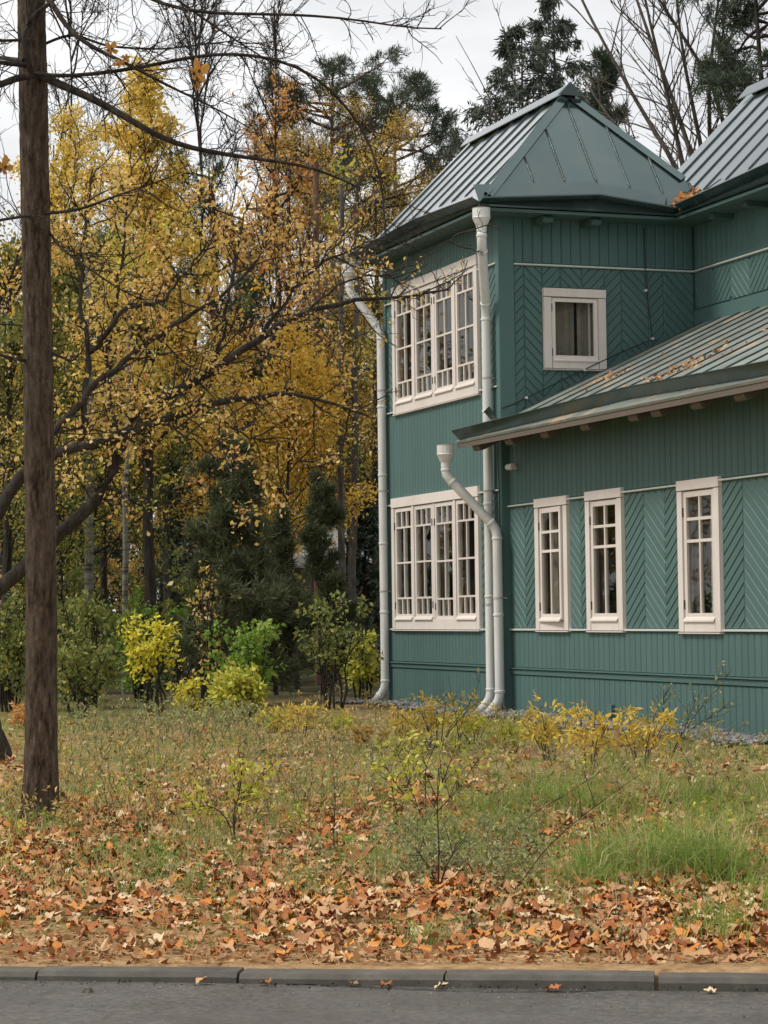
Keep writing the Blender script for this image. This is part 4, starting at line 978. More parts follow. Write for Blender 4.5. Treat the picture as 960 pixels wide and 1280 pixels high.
B2 = grow(rng, TT, 9, .5, 1, 40, (.06, .14), 5, .1, .12); part('limbs', join([segs(TT, .03, .006, 4), segs(B2, .008, .004, 3)]), M['bark_grey'], t, kind='stuff')

# --- the darker wood further back: copies of three kinds
far = []
t = tree_at('forest_spruce', 60, 62, 'dark far spruce in the shade of the wood', 'tree', 'spruces deep in the wood'); spruce(G(31), t, 13, .15, 2.2, L['spruce'], M['bark_dark'], 90, 9, 8, .26, .03, .4); far.append(t)
t = tree_at('forest_tree', 150, 58, 'far olive green tree in the shade of the wood', 'tree', 'green trees deep in the wood'); broadleaf(G(32), t, 12, .13, 2.8, L['olive'], M['bark_dark'], .12, 20, 6, 5, 12, .13, keep=.9); far.append(t)
t = tree_at('forest_tree', 300, 60, 'far amber brown tree in the shade of the wood', 'tree', 'amber trees deep in the wood'); broadleaf(G(33), t, 11, .13, 2.6, L['gold'], M['bark_dark'], .15, 20, 6, 5, 12, .13, keep=.9); far.append(t)
rf = random.Random(5)
for i, (px, D, k, s) in enumerate([(-60, 60, 0, .9), (5, 66, 1, .9), (40, 52, 0, .62), (100, 64, 0, .8), (200, 62, 1, .75), (240, 58, 0, .6), (260, 70, 2, .8), (330, 66, 0, .66), (360, 60, 1, .7), (395, 72, 2, .75), (430, 64, 0, .62), (470, 60, 2, .66),
        (500, 70, 1, .8), (540, 66, 0, .7), (180, 52, 2, .55), (60, 46, 1, .55), (305, 55, 0, .45), (350, 54, 2, .45), (130, 56, 0, .5), (215, 50, 0, .42), (450, 56, 0, .42), (-150, 45, 1, .9), (-250, 50, 0, .9), (-330, 42, 2, .9), (-450, 46, 1, 1), (-600, 48, 0, 1), (-90, 40, 2, .7), (-800, 50, 2, 1.0)] + [(-20 + 34 * i, 74 + (i * 7) % 12, (i * 5 + 1) % 3, .8 + .05 * (i % 4)) for i in range(17)] + [(55, 58, 2, .62), (150, 70, 2, .95), (90, 50, 1, .5), (320, 52, 1, .5), (420, 70, 2, .9), (225, 64, 2, .8)]):
    g = gD(px, D); copy_tree(far[k], g, rf.uniform(0, 6), s * rf.uniform(.93, 1.07))

for i, (x, y, k, s) in enumerate([(-14, -10, 1, .95), (-8, -17, 2, 1), (-2, -14, 1, 1), (4, -18, 0, 1), (9, -13, 2, .95), (15, -16, 1, 1), (21, -8, 0, 1), (-20, -4, 0, 1), (-24, 6, 1, 1), (24, 4, 2, 1)]):  # unseen trees added around the camera to darken reflections and light from behind
    copy_tree(far[k], (x, y, 0), rf.uniform(0, 6), s, ['dark spruce of the park behind the road', 'green tree of the park behind the road', 'amber tree of the park behind the road'][k], 'park trees on the near side of the road')
# --- a shed glimpsed through the trees
sh = tag(empty('garden_shed', gD(455, 55), R(-8)), 'weathered grey shed with low roof glimpsed behind the trunks by the left pipe', 'shed')
m_ = m_simple('weathered_boards', (0.22, 0.215, 0.17), .85, .2, 6, stretch=(1, 1, .1)); m2 = m_simple('old_roofing', (0.27, 0.27, 0.27), .8)
m = MB(); m.box(-2.2, 2.2, 0, 3, 0, 2.5); m.build('wall', m_, sh)
m = MB(); m.frustum([(-2.5, -.4, 2.45), (2.5, -.4, 2.45), (2.5, 3.3, 3.5), (-2.5, 3.3, 3.5)], [(-2.5, -.4, 2.53), (2.5, -.4, 2.53), (2.5, 3.3, 3.6), (-2.5, 3.3, 3.6)]); o = m.build('roof', m2, sh); fix_normals(o.data)
m = MB(); m.box(-.9, -.1, -.03, .02, 1.0, 1.9); m.build('window', M['trimwhite'], sh)
m = MB(); m.box(-.84, -.16, -.04, -.032, 1.06, 1.84); m.build('pane', M['glass'], sh)
fb = tag(empty('low_fence', gD(455, 43), R(-5)), 'low brown board edging on the grass behind the lower left pipe', 'fence')
for i in range(2): m = MB(); m.box(-.7, .9, -.02, .02, .25 + .22 * i, .42 + .22 * i); m.build('board', M['bark_pine'], fb)
for x in (-.5, .2, .8): m = MB(); m.box(x - .04, x + .04, .02, .09, -.1, .75); m.build('post', M['bark_pine'], fb)

# --- bushes along the wood edge
def bush(name, px, D, topy, wpx, leaf, label, seed, n=9, per=9, ls=0.07, asp=.6, cat='bush', bark_m=None, low=.15, twig=6, keep=1.0):
    g, H = height(px, topy, D); t = tag(empty(name, g), label, cat); rng = G(seed); bark_m = bark_m or M['bark_dark']
    R_ = wpx / F_PX * D / 2; S = np.zeros((n, 6, 3)); a = rng.uniform(0, 6.28, n); rr = np.sqrt(rng.random(n)); u = np.linspace(0, 1, 6)
    top = np.stack([np.cos(a) * rr * R_ * .75, np.sin(a) * rr * R_ * .75, H * (.97 - .3 * rr * rng.random(n))], 1)
    S = top[:, None] * np.stack([u ** 1.3, u ** 1.3, u], 1)[None] + np.stack([np.cos(a) * .1, np.sin(a) * .1, 0 * a], 1)[:, None] * (1 - u)[None, :, None]
    S[:, 1:-1] += rng.normal(size=(n, 4, 3)) * .04; S[:, 0, 2] = -.1
    B = grow(rng, S, twig, low, 1, 55, (.6, 1.1), 5, .12, .15, .55, absolute=R_ * .75); B2 = grow(rng, B, 4, .2, 1, 45, (.35, .6), 3, .05, .2)
    part('stems', join([segs(S, .018, .006, 5), segs(B, .007, .003, 3)]), bark_m, t, kind='stuff')
    if keep < 1: B2 = B2[rng.random(len(B2)) < keep]
    part('foliage', twig_leaves(rng, B2, per, ls, .04, aspect=asp), leaf, t, kind='stuff', smooth=False); return t
bush('dark_bush', 12, 33, 745, 150, L['olive'], 'dark green bush at the edge of the lawn left of the front trunk', 41, 12, 8, keep=.9)
bush('leafy_bush', 112, 33.5, 748, 150, L['olive'], 'olive leafy bush with thin upright stems right of the front trunk', 42, 13, 8)
bush('leafy_bush', 178, 35.5, 752, 120, L['green'], 'soft mid green bush behind the bright yellow one', 43, 11, 8)
bush('dark_bush', 95, 30.5, 800, 110, L['olive'], 'low twiggy green shrub standing in front of the olive bush', 44, 10, 6, keep=.7)
bush('yellow_bush', 197, 30.5, 778, 96, L['lemon'], 'bright lemon yellow bush glowing in front of the dark wood', 45, 8, 7, .065, low=.45, keep=.85)
bush('yellow_bush', 233, 30, 848, 40, L['lemon'], 'small tuft of yellow leaves low beside the lemon bush', 46, 4, 6, .06, keep=.8)
bush('green_bush', 312, 32, 776, 125, L['green'], 'fresh green rounded bush under the young pine', 47, 12, 8, .075)
bush('yellowing_shrub', 305, 29.5, 846, 105, L['lime'], 'low yellow green shrub in front of the fresh green bush', 48, 9, 7, .075)
bush('open_shrub', 415, 32, 752, 120, L['olive'], 'open small shrub with dark branching stems beside the tower pipe', 49, 8, 5, .065, low=.3)
bush('open_shrub', 452, 36, 775, 70, L['lime'], 'yellow green shrub half hidden behind the left downpipe', 50, 7, 7, .07)
bush('pale_shrub', 258, 34, 705, 110, L['gold'], 'sparse shrub with pale peach leaves against the dark young pine', 51, 9, 3, .07, keep=.6)
bush('dark_bush', 350, 40, 720, 150, L['olive'], 'shady bush filling the gap right of the young pine', 52, 10, 8, .08)
bush('dark_bush', 60, 40, 700, 170, L['olive'], 'shady tall bush behind the front trunk', 53, 11, 9, .08)
bush('dark_bush', 215, 41, 700, 160, L['olive'], 'shady bush between the birches and the young pine', 54, 11, 8, .08)
bush('dark_bush', 440, 46, 720, 130, L['olive'], 'shady bush in front of the grey shed', 55, 10, 8, .08)

# ------------------------------------------------------------------ the big front trunk
def front_tree():
    g = gp(50, 1024); D0 = float(np.dot(g - CAM, FW)); rng = G(60)
    t = tag(empty('conifer_tree', g), 'thick straight conifer trunk with flaky brown bark standing at the front of the plot', 'tree')
    P = np.array([at(51, 1032, D0), at(51.5, 960, D0), at(52, 780, D0), at(47, 400, D0), at(39, 0, D0), at(35, -220, D0)]) - g
    K = 380; d = np.r_[0, np.cumsum(np.linalg.norm(np.diff(P, axis=0), axis=1))]; u = np.linspace(0, d[-1], K); u = d[-1] * (np.linspace(0, 1, K) ** 1.05)
    Q = np.stack([np.interp(u, d, P[:, i]) for i in range(3)], 1); n = 64; V = np.zeros((K, n, 3)); px = D0 / F_PX
    for i in range(K):
        h = u[i]; r = (19.5 - 2.6 * h / d[-1]) * px * (1 + 0.42 * math.exp(-h / 0.17) + 0.12 * math.exp(-h / .7))
        for j in range(n):
            a = 2 * math.pi * j / n; c, s_ = math.cos(a), math.sin(a)
            k = mnoise.noise(Vector((c * 4.2, s_ * 4.2, h * 3.2))) * .5 + mnoise.noise(Vector((c * 10, s_ * 10, h * 9))) * .5 + 0.8 * mnoise.noise(Vector((c * 1.5, s_ * 1.5, h * .8)))
            k2 = abs(mnoise.noise(Vector((c * 9, s_ * 9, h * 5)))) + .6 * abs(mnoise.noise(Vector((c * 20, s_ * 20, h * 12 + 5))))
            rr = r * (1 + 0.09 * k2 - .03 + 0.05 * k + (0.10 * math.cos(5 * a + 1) * math.exp(-h / .14)))
            V[i, j] = Q[i] + np.array([c * rr, s_ * rr, 0])
    V[0, :, 2] -= .15
    idx = np.arange(K * n).reshape(K, n); a = idx[:-1]; b = np.roll(a, -1, 1); dd = idx[1:]; c = np.roll(dd, -1, 1)
    part('trunk', (V.reshape(-1, 3), np.stack([a, b, c, dd], -1).reshape(-1, 4)), M['bark_front'], t)
    D = D0
    limbs = [([(46, 92, D - .05), (70, 104, D - .2), (110, 120, D - .3), (150, 142, D - .4), (210, 178, D - .4), (262, 190, D - .3), (310, 197, D - .2), (390, 208, D - .1), (450, 235, D)], .033, .006),
             ([(44, 92, D - .15), (58, 97, D - .25), (100, 95, D - .3), (180, 84, D - .3), (260, 66, D - .2), (320, 68, D), (372, 80, D + .1), (420, 115, D + .2), (458, 165, D + .2), (478, 220, D + .2), (482, 300, D + .2)], .016, .0075),
             ([(40, 93, D - .18), (33, 70, D - .25), (28, 45, D - .26), (40, 20, D - .25), (60, 6, D - .2), (95, -25, D)], .022, .012),
             ([(42, 94, D - .17), (20, 98, D - .2), (0, 106, D - .3), (-60, 118, D - .6)], .028, .018),
             ([(36, 82, D - .1), (15, 80, D - .2), (-60, 70, D - .5)], .02, .012),
             ([(36, 50, D - .1), (0, 51, D - .3), (-60, 47, D - .5)], .012, .008),
             ([(30, 76, D - .1), (0, 72, D + .2), (-50, 72, D + .6)], .018, .01),
             ([(48, 268, D), (100, 262, D - .3), (150, 243, D - .4), (195, 228, D - .5), (230, 214, D - .5)], .014, .004),
             ([(46, 268, D), (20, 272, D - .3), (-30, 280, D - .5)], .013, .009),
             ([(56, 282, D), (75, 310, D - .1), (110, 335, D - .2), (150, 362, D - .2), (190, 380, D)], .012, .004),
             ([(44, 60, D + .2), (90, 40, D + .2), (130, 58, D + .3), (200, 62, D + .4), (300, 50, D + .6)], .012, .004),
             ([(40, -40, D), (66, 6, D - .2), (85, 38, D - .3), (112, 58, D - .4), (160, 80, D - .5), (215, 110, D - .5), (260, 130, D - .5), (312, 160, D - .4)], .024, .004),
             ([(38, -150, D), (120, -40, D - .6), (190, 2, D - .8), (225, 14, D - .9), (290, 18, D - .9), (350, 17, D - .9), (400, 20, D - .9), (450, 24, D - .9), (520, 38, D - .9), (552, 36, D - .9)], .022, .005),
             ([(38, -180, D), (150, -60, D + .5), (215, -4, D + .6), (290, 48, D + .8), (340, 78, D + .9), (380, 108, D + .9)], .018, .004),
             ([(62, 440, D), (90, 452, D - .1), (105, 437, D - .2)], .012, .004), ([(40, 452, D), (15, 448, D - .2), (-30, 435, D - .4)], .014, .01),
             ([(60, 540, D), (100, 543, D), (150, 540, D)], .006, .003)]
    tw = []; lv = []
    for pts, r0, r1 in limbs:
        Q = path_pts(pts, 22); part('limb', segs(Q - g, r0, r1, 7), M['bark_dark'], t); Lg = np.linalg.norm(np.diff(Q[0], axis=0), axis=1).sum()
        A = grow(rng, Q, max(3, int(Lg * 14)), .08, 1, 55, (.16, .55), 6, -.02, .16, .3, absolute=1.3); B = grow(rng, A, 6, .2, 1, 48, (.3, .7), 5, -.06, .22)
        tw += [segs(A - g, .005, .0022, 3), segs(B - g, .0024, .0013, 3)]
    V, F = join(tw); part('twigs', (V, F), M['bark_dark'], t, kind='stuff')
    # a few spotted maple leaves caught on the twigs
    for (x, y, dz, s, ro) in ((246, 90, -.5, .19, .3), (150, 80, -.55, .12, 2.2), (138, 62, -.55, .13, .9), (158, 72, -.5, .10, 4), (4, 210, -.4, .18, 1.2), (248, 108, -.5, .09, 3.0), (352, 118, .2, .08, 1)):
        m = MB(); ce = Vector(at(x, y, D + dz) - g); rim = []
        for k in range(30):
            a = 2 * math.pi * k / 30; lob = abs(math.cos(2.5 * a)) ** .7
            rad = s * .5 * (0.42 + .58 * lob) * (1 + .12 * math.sin(11 * a)) * (0.75 + .25 * math.cos(a))
            rim.append((rad * math.cos(a + ro), rad * math.sin(a + ro)))
        tilt = rng.normal(size=2) * .35
        m.v = [tuple(ce)] + [tuple(ce + Vector((p[0], tilt[0] * p[0] + tilt[1] * p[1] + .06 * s * math.sin(9 * k), p[1]))) for k, p in enumerate(rim)]
        m.f = [(0, 1 + k, 1 + (k + 1) % 30) for k in range(30)]
        lf = m.build('leaf', M['tar_leaf'], t)
        for q in range(2 if s > .12 else 1):
            m = MB(); o_ = ce + Vector((s * (.10 * (q * 2 - 1)), -.012, s * (-.08 + .1 * q))); m.v = [tuple(o_ + Vector((s * .06 * math.cos(k), 0, s * .075 * math.sin(k)))) for k in np.linspace(0, 5.6, 9)]; m.f = [tuple(range(9))]; m.build('tar_spot', M['black'], lf)
front_tree()

# ------------------------------------------------------------------ the old leaning tree with small gold leaves
def leaning_tree():
    g = gp(-8, 978); D = 21.5; rng = G(61)
    t = tag(empty('leaning_tree', g), 'old leaning tree with long dark limbs and small golden leaves reaching towards the tower window', 'tree')
    limbs = [([(4, 985, D), (-6, 930, D), (-28, 860, D), (-40, 800, D), (-36, 765, D)], .12, .11),
             ([(-36, 770, D), (-10, 742, D), (31, 705, D), (72, 670, D + .1), (112, 636, D + .2), (150, 600, D + .3), (146, 570, D + .3), (144, 545, D + .3), (163, 518, D + .3), (194, 503, D + .4), (256, 472, D + .6), (287, 455, D + .8), (325, 424, D + 1), (350, 403, D + 1.2), (387, 386, D + 1.5), (440, 376, D + 2), (500, 372, D + 2.5), (560, 362, D + 3)], .075, .010),
             ([(-36, 770, D), (-20, 700, D - .2), (0, 626, D - .3), (28, 582, D - .3), (72, 564, D - .2), (116, 558, D), (150, 546, D), (200, 524, D + .2), (247, 510, D + .4), (287, 500, D + .5), (325, 497, D + .6), (375, 490, D + .8), (420, 505, D + 1), (460, 520, D + 1.2)], .075, .010),
             ([(100, 560, D), (108, 470, D + .2), (112, 440, D + .3), (103, 390, D + .3), (100, 330, D + .4), (108, 270, D + .5), (115, 215, D + .6)], .035, .008),
             ([(30, 580, D - .3), (75, 530, D), (120, 480, D + .1), (170, 440, D + .2), (220, 405, D + .4), (275, 370, D + .6), (320, 330, D + .8), (350, 280, D + 1)], .04, .008),
             ([(112, 440, D + .3), (140, 410, D), (150, 385, D), (200, 380, D + .2), (240, 330, D + .3), (270, 290, D + .5)], .03, .006),
             ([(150, 546, D), (135, 500, D + .5), (128, 460, D + .8), (150, 350, D + 1), (160, 250, D + 1.2), (165, 180, D + 1.2)], .03, .006),
             ([(256, 472, D + .6), (280, 420, D + .5), (285, 370, D + .4), (300, 300, D + .5), (310, 250, D + .6)], .022, .006),
             ([(325, 424, D + 1), (360, 370, D + .8), (400, 330, D + 1), (440, 310, D + 1.2), (480, 300, D + 1.5), (520, 310, D + 1.7)], .02, .005),
             ([(387, 386, D + 1.5), (430, 350, D + 1.6), (470, 345, D + 1.8), (520, 330, D + 2), (575, 290, D + 2.2)], .014, .004),
             ([(200, 524, D + .2), (240, 550, D), (290, 590, D), (330, 640, D)], .012, .004),
             ([(247, 510, D + .4), (300, 540, D + .4), (360, 560, D + .5), (400, 600, D + .6)], .012, .004),
             ([(-20, 700, D - .2), (-60, 560, D), (-30, 440, D), (10, 360, D), (30, 300, D)], .05, .01)]
    tw = []; lv = []
    for li, (pts, r0, r1) in enumerate(limbs):
        Q = path_pts(pts, 26); Q[0, 1:-1] += rng.normal(size=(24, 3)) * .012
        part('trunk' if li == 0 else 'limb', segs(Q - g, r0, r1, 9), M['bark_dark'], t)
        if li == 0: continue
        Lg = np.linalg.norm(np.diff(Q[0], axis=0), axis=1).sum()
        A = grow(rng, Q, max(4, int(Lg * 6.5)), .22 if li < 3 else .1, 1, 52, (.35, .95), 7, .10, .16, .35, absolute=1.15); B = grow(rng, A, 4, .2, 1, 48, (.3, .6), 5, .02, .2); Cc = grow(rng, B, 2, .2, 1, 45, (.3, .6), 4, 0, .2)
        tw += [segs(A - g, .009, .004, 4), segs(B - g, .004, .0025, 3), segs(Cc - g, .003, .002, 3)]
        S = np.concatenate([B, np.concatenate([Cc, Cc[:, -1:]], 1)]); keep = rng.random(len(S)) < (.55 if li < 3 else .75)
        lv.append(S[keep])
    part('twigs', join(tw), M['bark_dark'], t, kind='stuff')
    S = np.concatenate(lv); xm = (S[:, -1] - CAM) @ RT / ((S[:, -1] - CAM) @ FW) * F_PX + 480
    # leaves thin out towards the house, where only the tips keep some
    S = S[rng.random(len(S)) < np.clip(1.1 - (xm - 150) / 420, .16, 1) * np.where((xm > 215) & (xm < 340), .65, 1) * np.where(xm > 405, .55, 1)]
    V, F = twig_leaves(rng, S, 6, .047, .06, aspect=.6, droop=.3); part('crown', (V - g, F), L['gold'], t, kind='stuff', smooth=False)
    xs = (V[::4] - CAM) @ RT / ((V[::4] - CAM) @ FW) * F_PX + 480; r2 = G(62); S2 = S[(np.abs((S[:, -1] - CAM) @ RT / ((S[:, -1] - CAM) @ FW) * F_PX + 480 - 360) < 190)]; S2 = S2[r2.random(len(S2)) < .22]
    V, F = twig_leaves(r2, S2, 6, .048, .04, aspect=.55, droop=.3); part('orange_leaves', (V - g, F), L['orange'], t, kind='stuff', smooth=False)
leaning_tree()

# ------------------------------------------------------------------ ground cover
def on_ground(rng, n, x0, x1, y0, y1, keep=None):
    x = rng.uniform(x0, x1, n); y = rng.uniform(y0, y1, n)
    if keep is not None: k = rng.random(n) < keep(x, y); x, y = x[k], y[k]
    return gp(x, y), x, y
def fbm(x, y, s, seed=0):
    a = np.sin(x / s * 1.3 + y / s * 3.1 + seed) + np.sin(x / s * 2.7 - y / s * 5.3 + 1.7 * seed + 1) * .7 + np.sin(x / s * 5.9 + y / s * 9.7 + 2.9 * seed) * .5 + np.sin(-x / s * 9.1 + y / s * 15 + seed * .7) * .35
    return a / 2.55
def kerbd(P): return P[:, 1] - kerb_y(P[:, 0])
HI = np.array(HM.inverted())
def outside(P, m=0.05):
    q = P @ HI[:3, :3].T + HI[:3, 3]
    return ~(((q[:, 0] > -4.5 - m) & (q[:, 1] > -m) & (q[:, 1] < 7)) )
def blades(rng, P, h, w, lean=.35, bend=.5, jit=.35):
    N = len(P); H_ = (h * (1 + jit * rng.normal(size=N)).clip(.3, 2.2))[:, None]; a = rng.uniform(0, 6.28, N)
    l = np.stack([np.cos(a), np.sin(a), 0 * a], 1); b = rng.uniform(0, 6.28, N); s = np.stack([np.cos(b), np.sin(b), 0 * b], 1) * (w / 2)
    k = np.abs(rng.normal(size=N))[:, None] * lean; up = np.array([0, 0, 1.0])
    p0 = P - up * .02; p1 = P + (up * .55 + l * k * .5) * H_; p2 = P + (up * (1 - .3 * k * bend) + l * k * (1 + bend)) * H_
    V = np.stack([p0 - s, p0 + s, p1 + s * .7, p1 - s * .7, p2 + s * .12, p2 - s * .12], 1).reshape(-1, 3)
    i = np.arange(N)[:, None] * 6; F = np.concatenate([i + np.array([[0, 1, 2, 3]]), i + np.array([[3, 2, 4, 5]])]); return V, F
def stuff(name, parts, mat, label=None):
    V, F = join(parts); o = link(name, np_mesh(name, V, F, mat)); o['kind'] = 'stuff'; return o
rng = G(70)
# dry grass over the whole plot, thin near the kerb
def k_dry(x, y): return np.clip((1150 - y) / 120, .0, 1) * np.clip(.45 + .85 * fbm(x, y, 70, 1), .06, 1)
P, x, y = on_ground(rng, 34000, -30, 990, 876, 1175, k_dry); P = P[outside(P)]
stuff('dry_grass', [blades(rng, P, .11, .007, .8, .8)], L['drygrass'])
# green grass: broad patch at the right, tufts elsewhere
def k_gr(x, y):
    right = np.clip((x - 600) / 120, 0, 1) * np.clip((y - 950) / 30, 0, 1) * np.clip((1120 - y) / 40, 0, 1)
    mid = np.exp(-((x - 690) / 80) ** 2 - ((y - 1000) / 35) ** 2)
    left = np.clip((330 - x) / 100, 0, 1) * np.clip((930 - y) / 25, 0, 1) * .8
    cen = .35 * np.clip((y - 1030) / 30, 0, 1) * np.clip((1130 - y) / 40, 0, 1)
    lowr = .45 * np.clip((x - 820) / 80, 0, 1) * np.clip((y - 1090) / 30, 0, 1) * np.clip((1200 - y) / 20, 0, 1)
    sp = .28 * np.clip((y - 890) / 30, 0, 1) * np.clip((1060 - y) / 30, .15, 1)
    return np.clip(right * .5 + mid * .7 + left + cen + lowr + sp, 0, 1) * np.clip(.25 + 1.3 * fbm(x, y, 60, 4), 0, 1)
P, x, y = on_ground(rng, 80000, -30, 990, 876, 1196, k_gr); P = P[outside(P)]
stuff('green_grass', [blades(rng, P, .12, .006, .6, .7)], L['grass'])
# tall fresh tussocks
def tussock(px, py, n, rad, h, label, seed):
    r_ = G(seed); g = gp(px, py); n = int(n * .55); a = r_.uniform(0, 6.28, n); q = r_.random(n) ** .7 * rad * (1 + .25 * np.sin(3 * a + seed)); cl = r_.normal(size=(9, 2)) * rad * .45; ci = r_.integers(0, 9, n)
    P = np.stack([g[0] + .5 * np.cos(a) * q + cl[ci, 0] + r_.normal(size=n) * .03, g[1] + .5 * np.sin(a) * q + cl[ci, 1] + r_.normal(size=n) * .03, 0 * a], 1); P[:, 2] = zg(P[:, 0], P[:, 1])
    k = r_.random(n) < .8; o = tag(empty('grass_tussock', g), label, 'grass')
    for nm, kk, mat in (('blades', k, L['grass']), ('dry_blades', ~k, L['drygrass'])):
        V, F = blades(r_, P[kk], h, .008, .9, .9, .45); part(nm, (V - g, F), mat, o, kind='stuff', smooth=False)
tussock(815, 1092, 1500, .42, .24, 'large fresh green grass tussock among brown leaves at the right', 71)
tussock(880, 1085, 700, .30, .18, 'green tussock beside the largest one, nearer the house corner', 72)
tussock(740, 1015, 900, .45, .20, 'wide green tussock on the lawn before the yellow perennials', 73)
tussock(640, 1010, 500, .35, .15, 'low green tussock in the middle of the dry grass', 74)
tussock(540, 1180, 120, .10, .10, 'tiny green tuft among fallen leaves by the kerb', 75)
tussock(905, 1000, 700, .5, .2, 'loose green tussock below the gravel strip', 76)
# dry weeds: stalks with small golden leaves
def weeds(name, n, x0, x1, y0, y1, h, leaf, seed, nl=9, ls=.05, keep=None, asp=.35):
    r_ = G(seed); P, x, y = on_ground(r_, n, x0, x1, y0, y1, keep); P = P[outside(P, .3)]; N = len(P); S = np.zeros((N, 5, 3)); S[:, 0] = P
    for k in range(1, 5): S[:, k] = S[:, k - 1] + np.stack([r_.normal(size=N) * .03, r_.normal(size=N) * .03, h / 4 * r_.uniform(.6, 1.3, N)], 1)
    B = grow(r_, S, 3, .3, .95, 45, (.25, .5), 4, .2, .12); A = np.concatenate([S, np.concatenate([B, B[:, -1:]], 1)])
    stuff(name + '_stalks', [segs(S, .003, .0015, 3), segs(B, .002, .001, 3)], M['bark_grey'])
    stuff(name + '_leaves', [twig_leaves(r_, A, nl // 3, ls, .012, aspect=asp, droop=.2)], leaf)
weeds('dry_weeds', 170, 70, 440, 925, 1042, .30, L['drygold'], 80, 9, .04)
weeds('dry_weeds', 110, -20, 330, 985, 1050, .22, L['drygold'], 81, 9, .038)
weeds('pale_weeds', 260, 300, 960, 905, 1010, .20, L['drygrass'], 82, 9, .05)
weeds('brown_weeds', 160, 60, 560, 890, 960, .26, L['drygrass'], 83, 8, .045)
weeds('sage_weeds', 200, 470, 670, 1035, 1110, .13, L['palegreen'], 84, 15, .026, asp=.5)
weeds('sage_weeds', 160, 80, 330, 890, 935, .28, L['palegreen'], 85, 12, .05)
weeds('green_weeds', 40, 150, 430, 1060, 1130, .08, L['palegreen'], 86, 12, .028, asp=.5)
weeds('green_weeds', 60, 560, 960, 1100, 1190, .06, L['palegreen'], 87, 9, .024, asp=.5)
weeds('golden_weeds', 25, 380, 640, 880, 930, .26, L['drygold'], 88, 12, .05)

weeds('leafy_weeds', 420, -20, 980, 900, 1060, .10, L['lime'], 181, 9, .035, keep=lambda x, y: np.clip(.3 + 1.2 * fbm(x, y, 55, 11), 0, 1), asp=.5)
weeds('leafy_weeds', 520, -20, 980, 890, 1090, .08, L['green'], 182, 12, .03, keep=lambda x, y: np.clip(.2 + 1.2 * fbm(x, y, 50, 12), 0, 1), asp=.5)
weeds('seedling_weeds', 300, -20, 980, 930, 1130, .07, L['olive_yellow'], 183, 12, .03, keep=lambda x, y: np.clip(.3 + 1.0 * fbm(x, y, 45, 13), 0, 1), asp=.6)
weeds('rusty_weeds', 240, -20, 900, 930, 1070, .16, L['orange'], 184, 9, .035, keep=lambda x, y: np.clip(.2 + 1.2 * fbm(x, y, 50, 14), 0, 1))
# ---- perennials and saplings
def perennial(px, py, h, n, leaf, label, seed, name='perennial_plant', spread=.6, ls=.058, nr=5, per=11, grp=None, cat='plant'):
    h = h * .78; g = gp(px, py); t = tag(empty(name, g), label, cat, grp); r_ = G(seed); S = np.zeros((n, 6, 3)); a = r_.uniform(0, 6.28, n); k = r_.uniform(.1, spread, n); hh = h * r_.uniform(.7, 1.05, n); u = np.linspace(0, 1, 6)
    S[:, :, 0] = (np.cos(a) * k * hh)[:, None] * u ** 1.5 + (np.cos(a) * .05)[:, None]; S[:, :, 1] = (np.sin(a) * k * hh)[:, None] * u ** 1.5 + (np.sin(a) * .05)[:, None]; S[:, :, 2] = hh[:, None] * (u - .12 * u * u * k[:, None]) - .03
    Rr = grow(r_, S, nr, .35, 1, 66, (.75, 1.1), 4, .02, .08, .2, absolute=h * .42); part('stems', join([segs(S, .006, .003, 4), segs(Rr, .0025, .0012, 3)]), M['bark_grey'], t, kind='stuff')
    part('foliage', twig_leaves(r_, Rr, per, ls, .008, aspect=.34, droop=.15), leaf, t, kind='stuff', smooth=False); return t
perennial(688, 950, .66, 9, L['peony'], 'yellow leaved perennial, leftmost of the three at the foot of the low wing', 90, nr=6)
perennial(735, 962, .70, 8, L['peony'], 'yellow perennial with drooping orange leaves, middle of the three by the low wing', 91, nr=6)
perennial(800, 958, .70, 8, L['peony'], 'yellow green perennial, rightmost of the three by the gravel strip', 92, nr=6)
perennial(545, 935, .70, 9, L['peony'], 'dense yellow perennial clump in front of the tower between its pipes', 93, spread=.8, nr=6)
perennial(500, 920, .42, 6, L['drygold'], 'low brownish perennial at the foot of the left tower corner', 94, spread=.8)
perennial(592, 930, .46, 7, L['lime'], 'greenish perennial with drooping leaves before the twin pipes', 95, spread=.7)
perennial(640, 940, .36, 7, L['lime'], 'small greenish perennial right of the twin downpipes', 96, spread=.8)
perennial(375, 925, .58, 8, L['peony'], 'golden yellow perennial clump at the lawn edge below the open shrub', 97, spread=.9, nr=6)
perennial(420, 925, .40, 6, L['lime'], 'small greenish perennial beside the gravel left of the tower', 98, spread=.9)
perennial(465, 935, .34, 6, L['drygold'], 'peach brown low perennial just in front of the gravel patch', 99, spread=.9)
perennial(340, 915, .34, 8, L['lime'], 'greenish low perennial at the left end of the golden clump', 100, spread=.9)
perennial(30, 910, .40, 9, L['orange'], 'rusty leaved low plant left of the front trunk', 101, spread=.9)
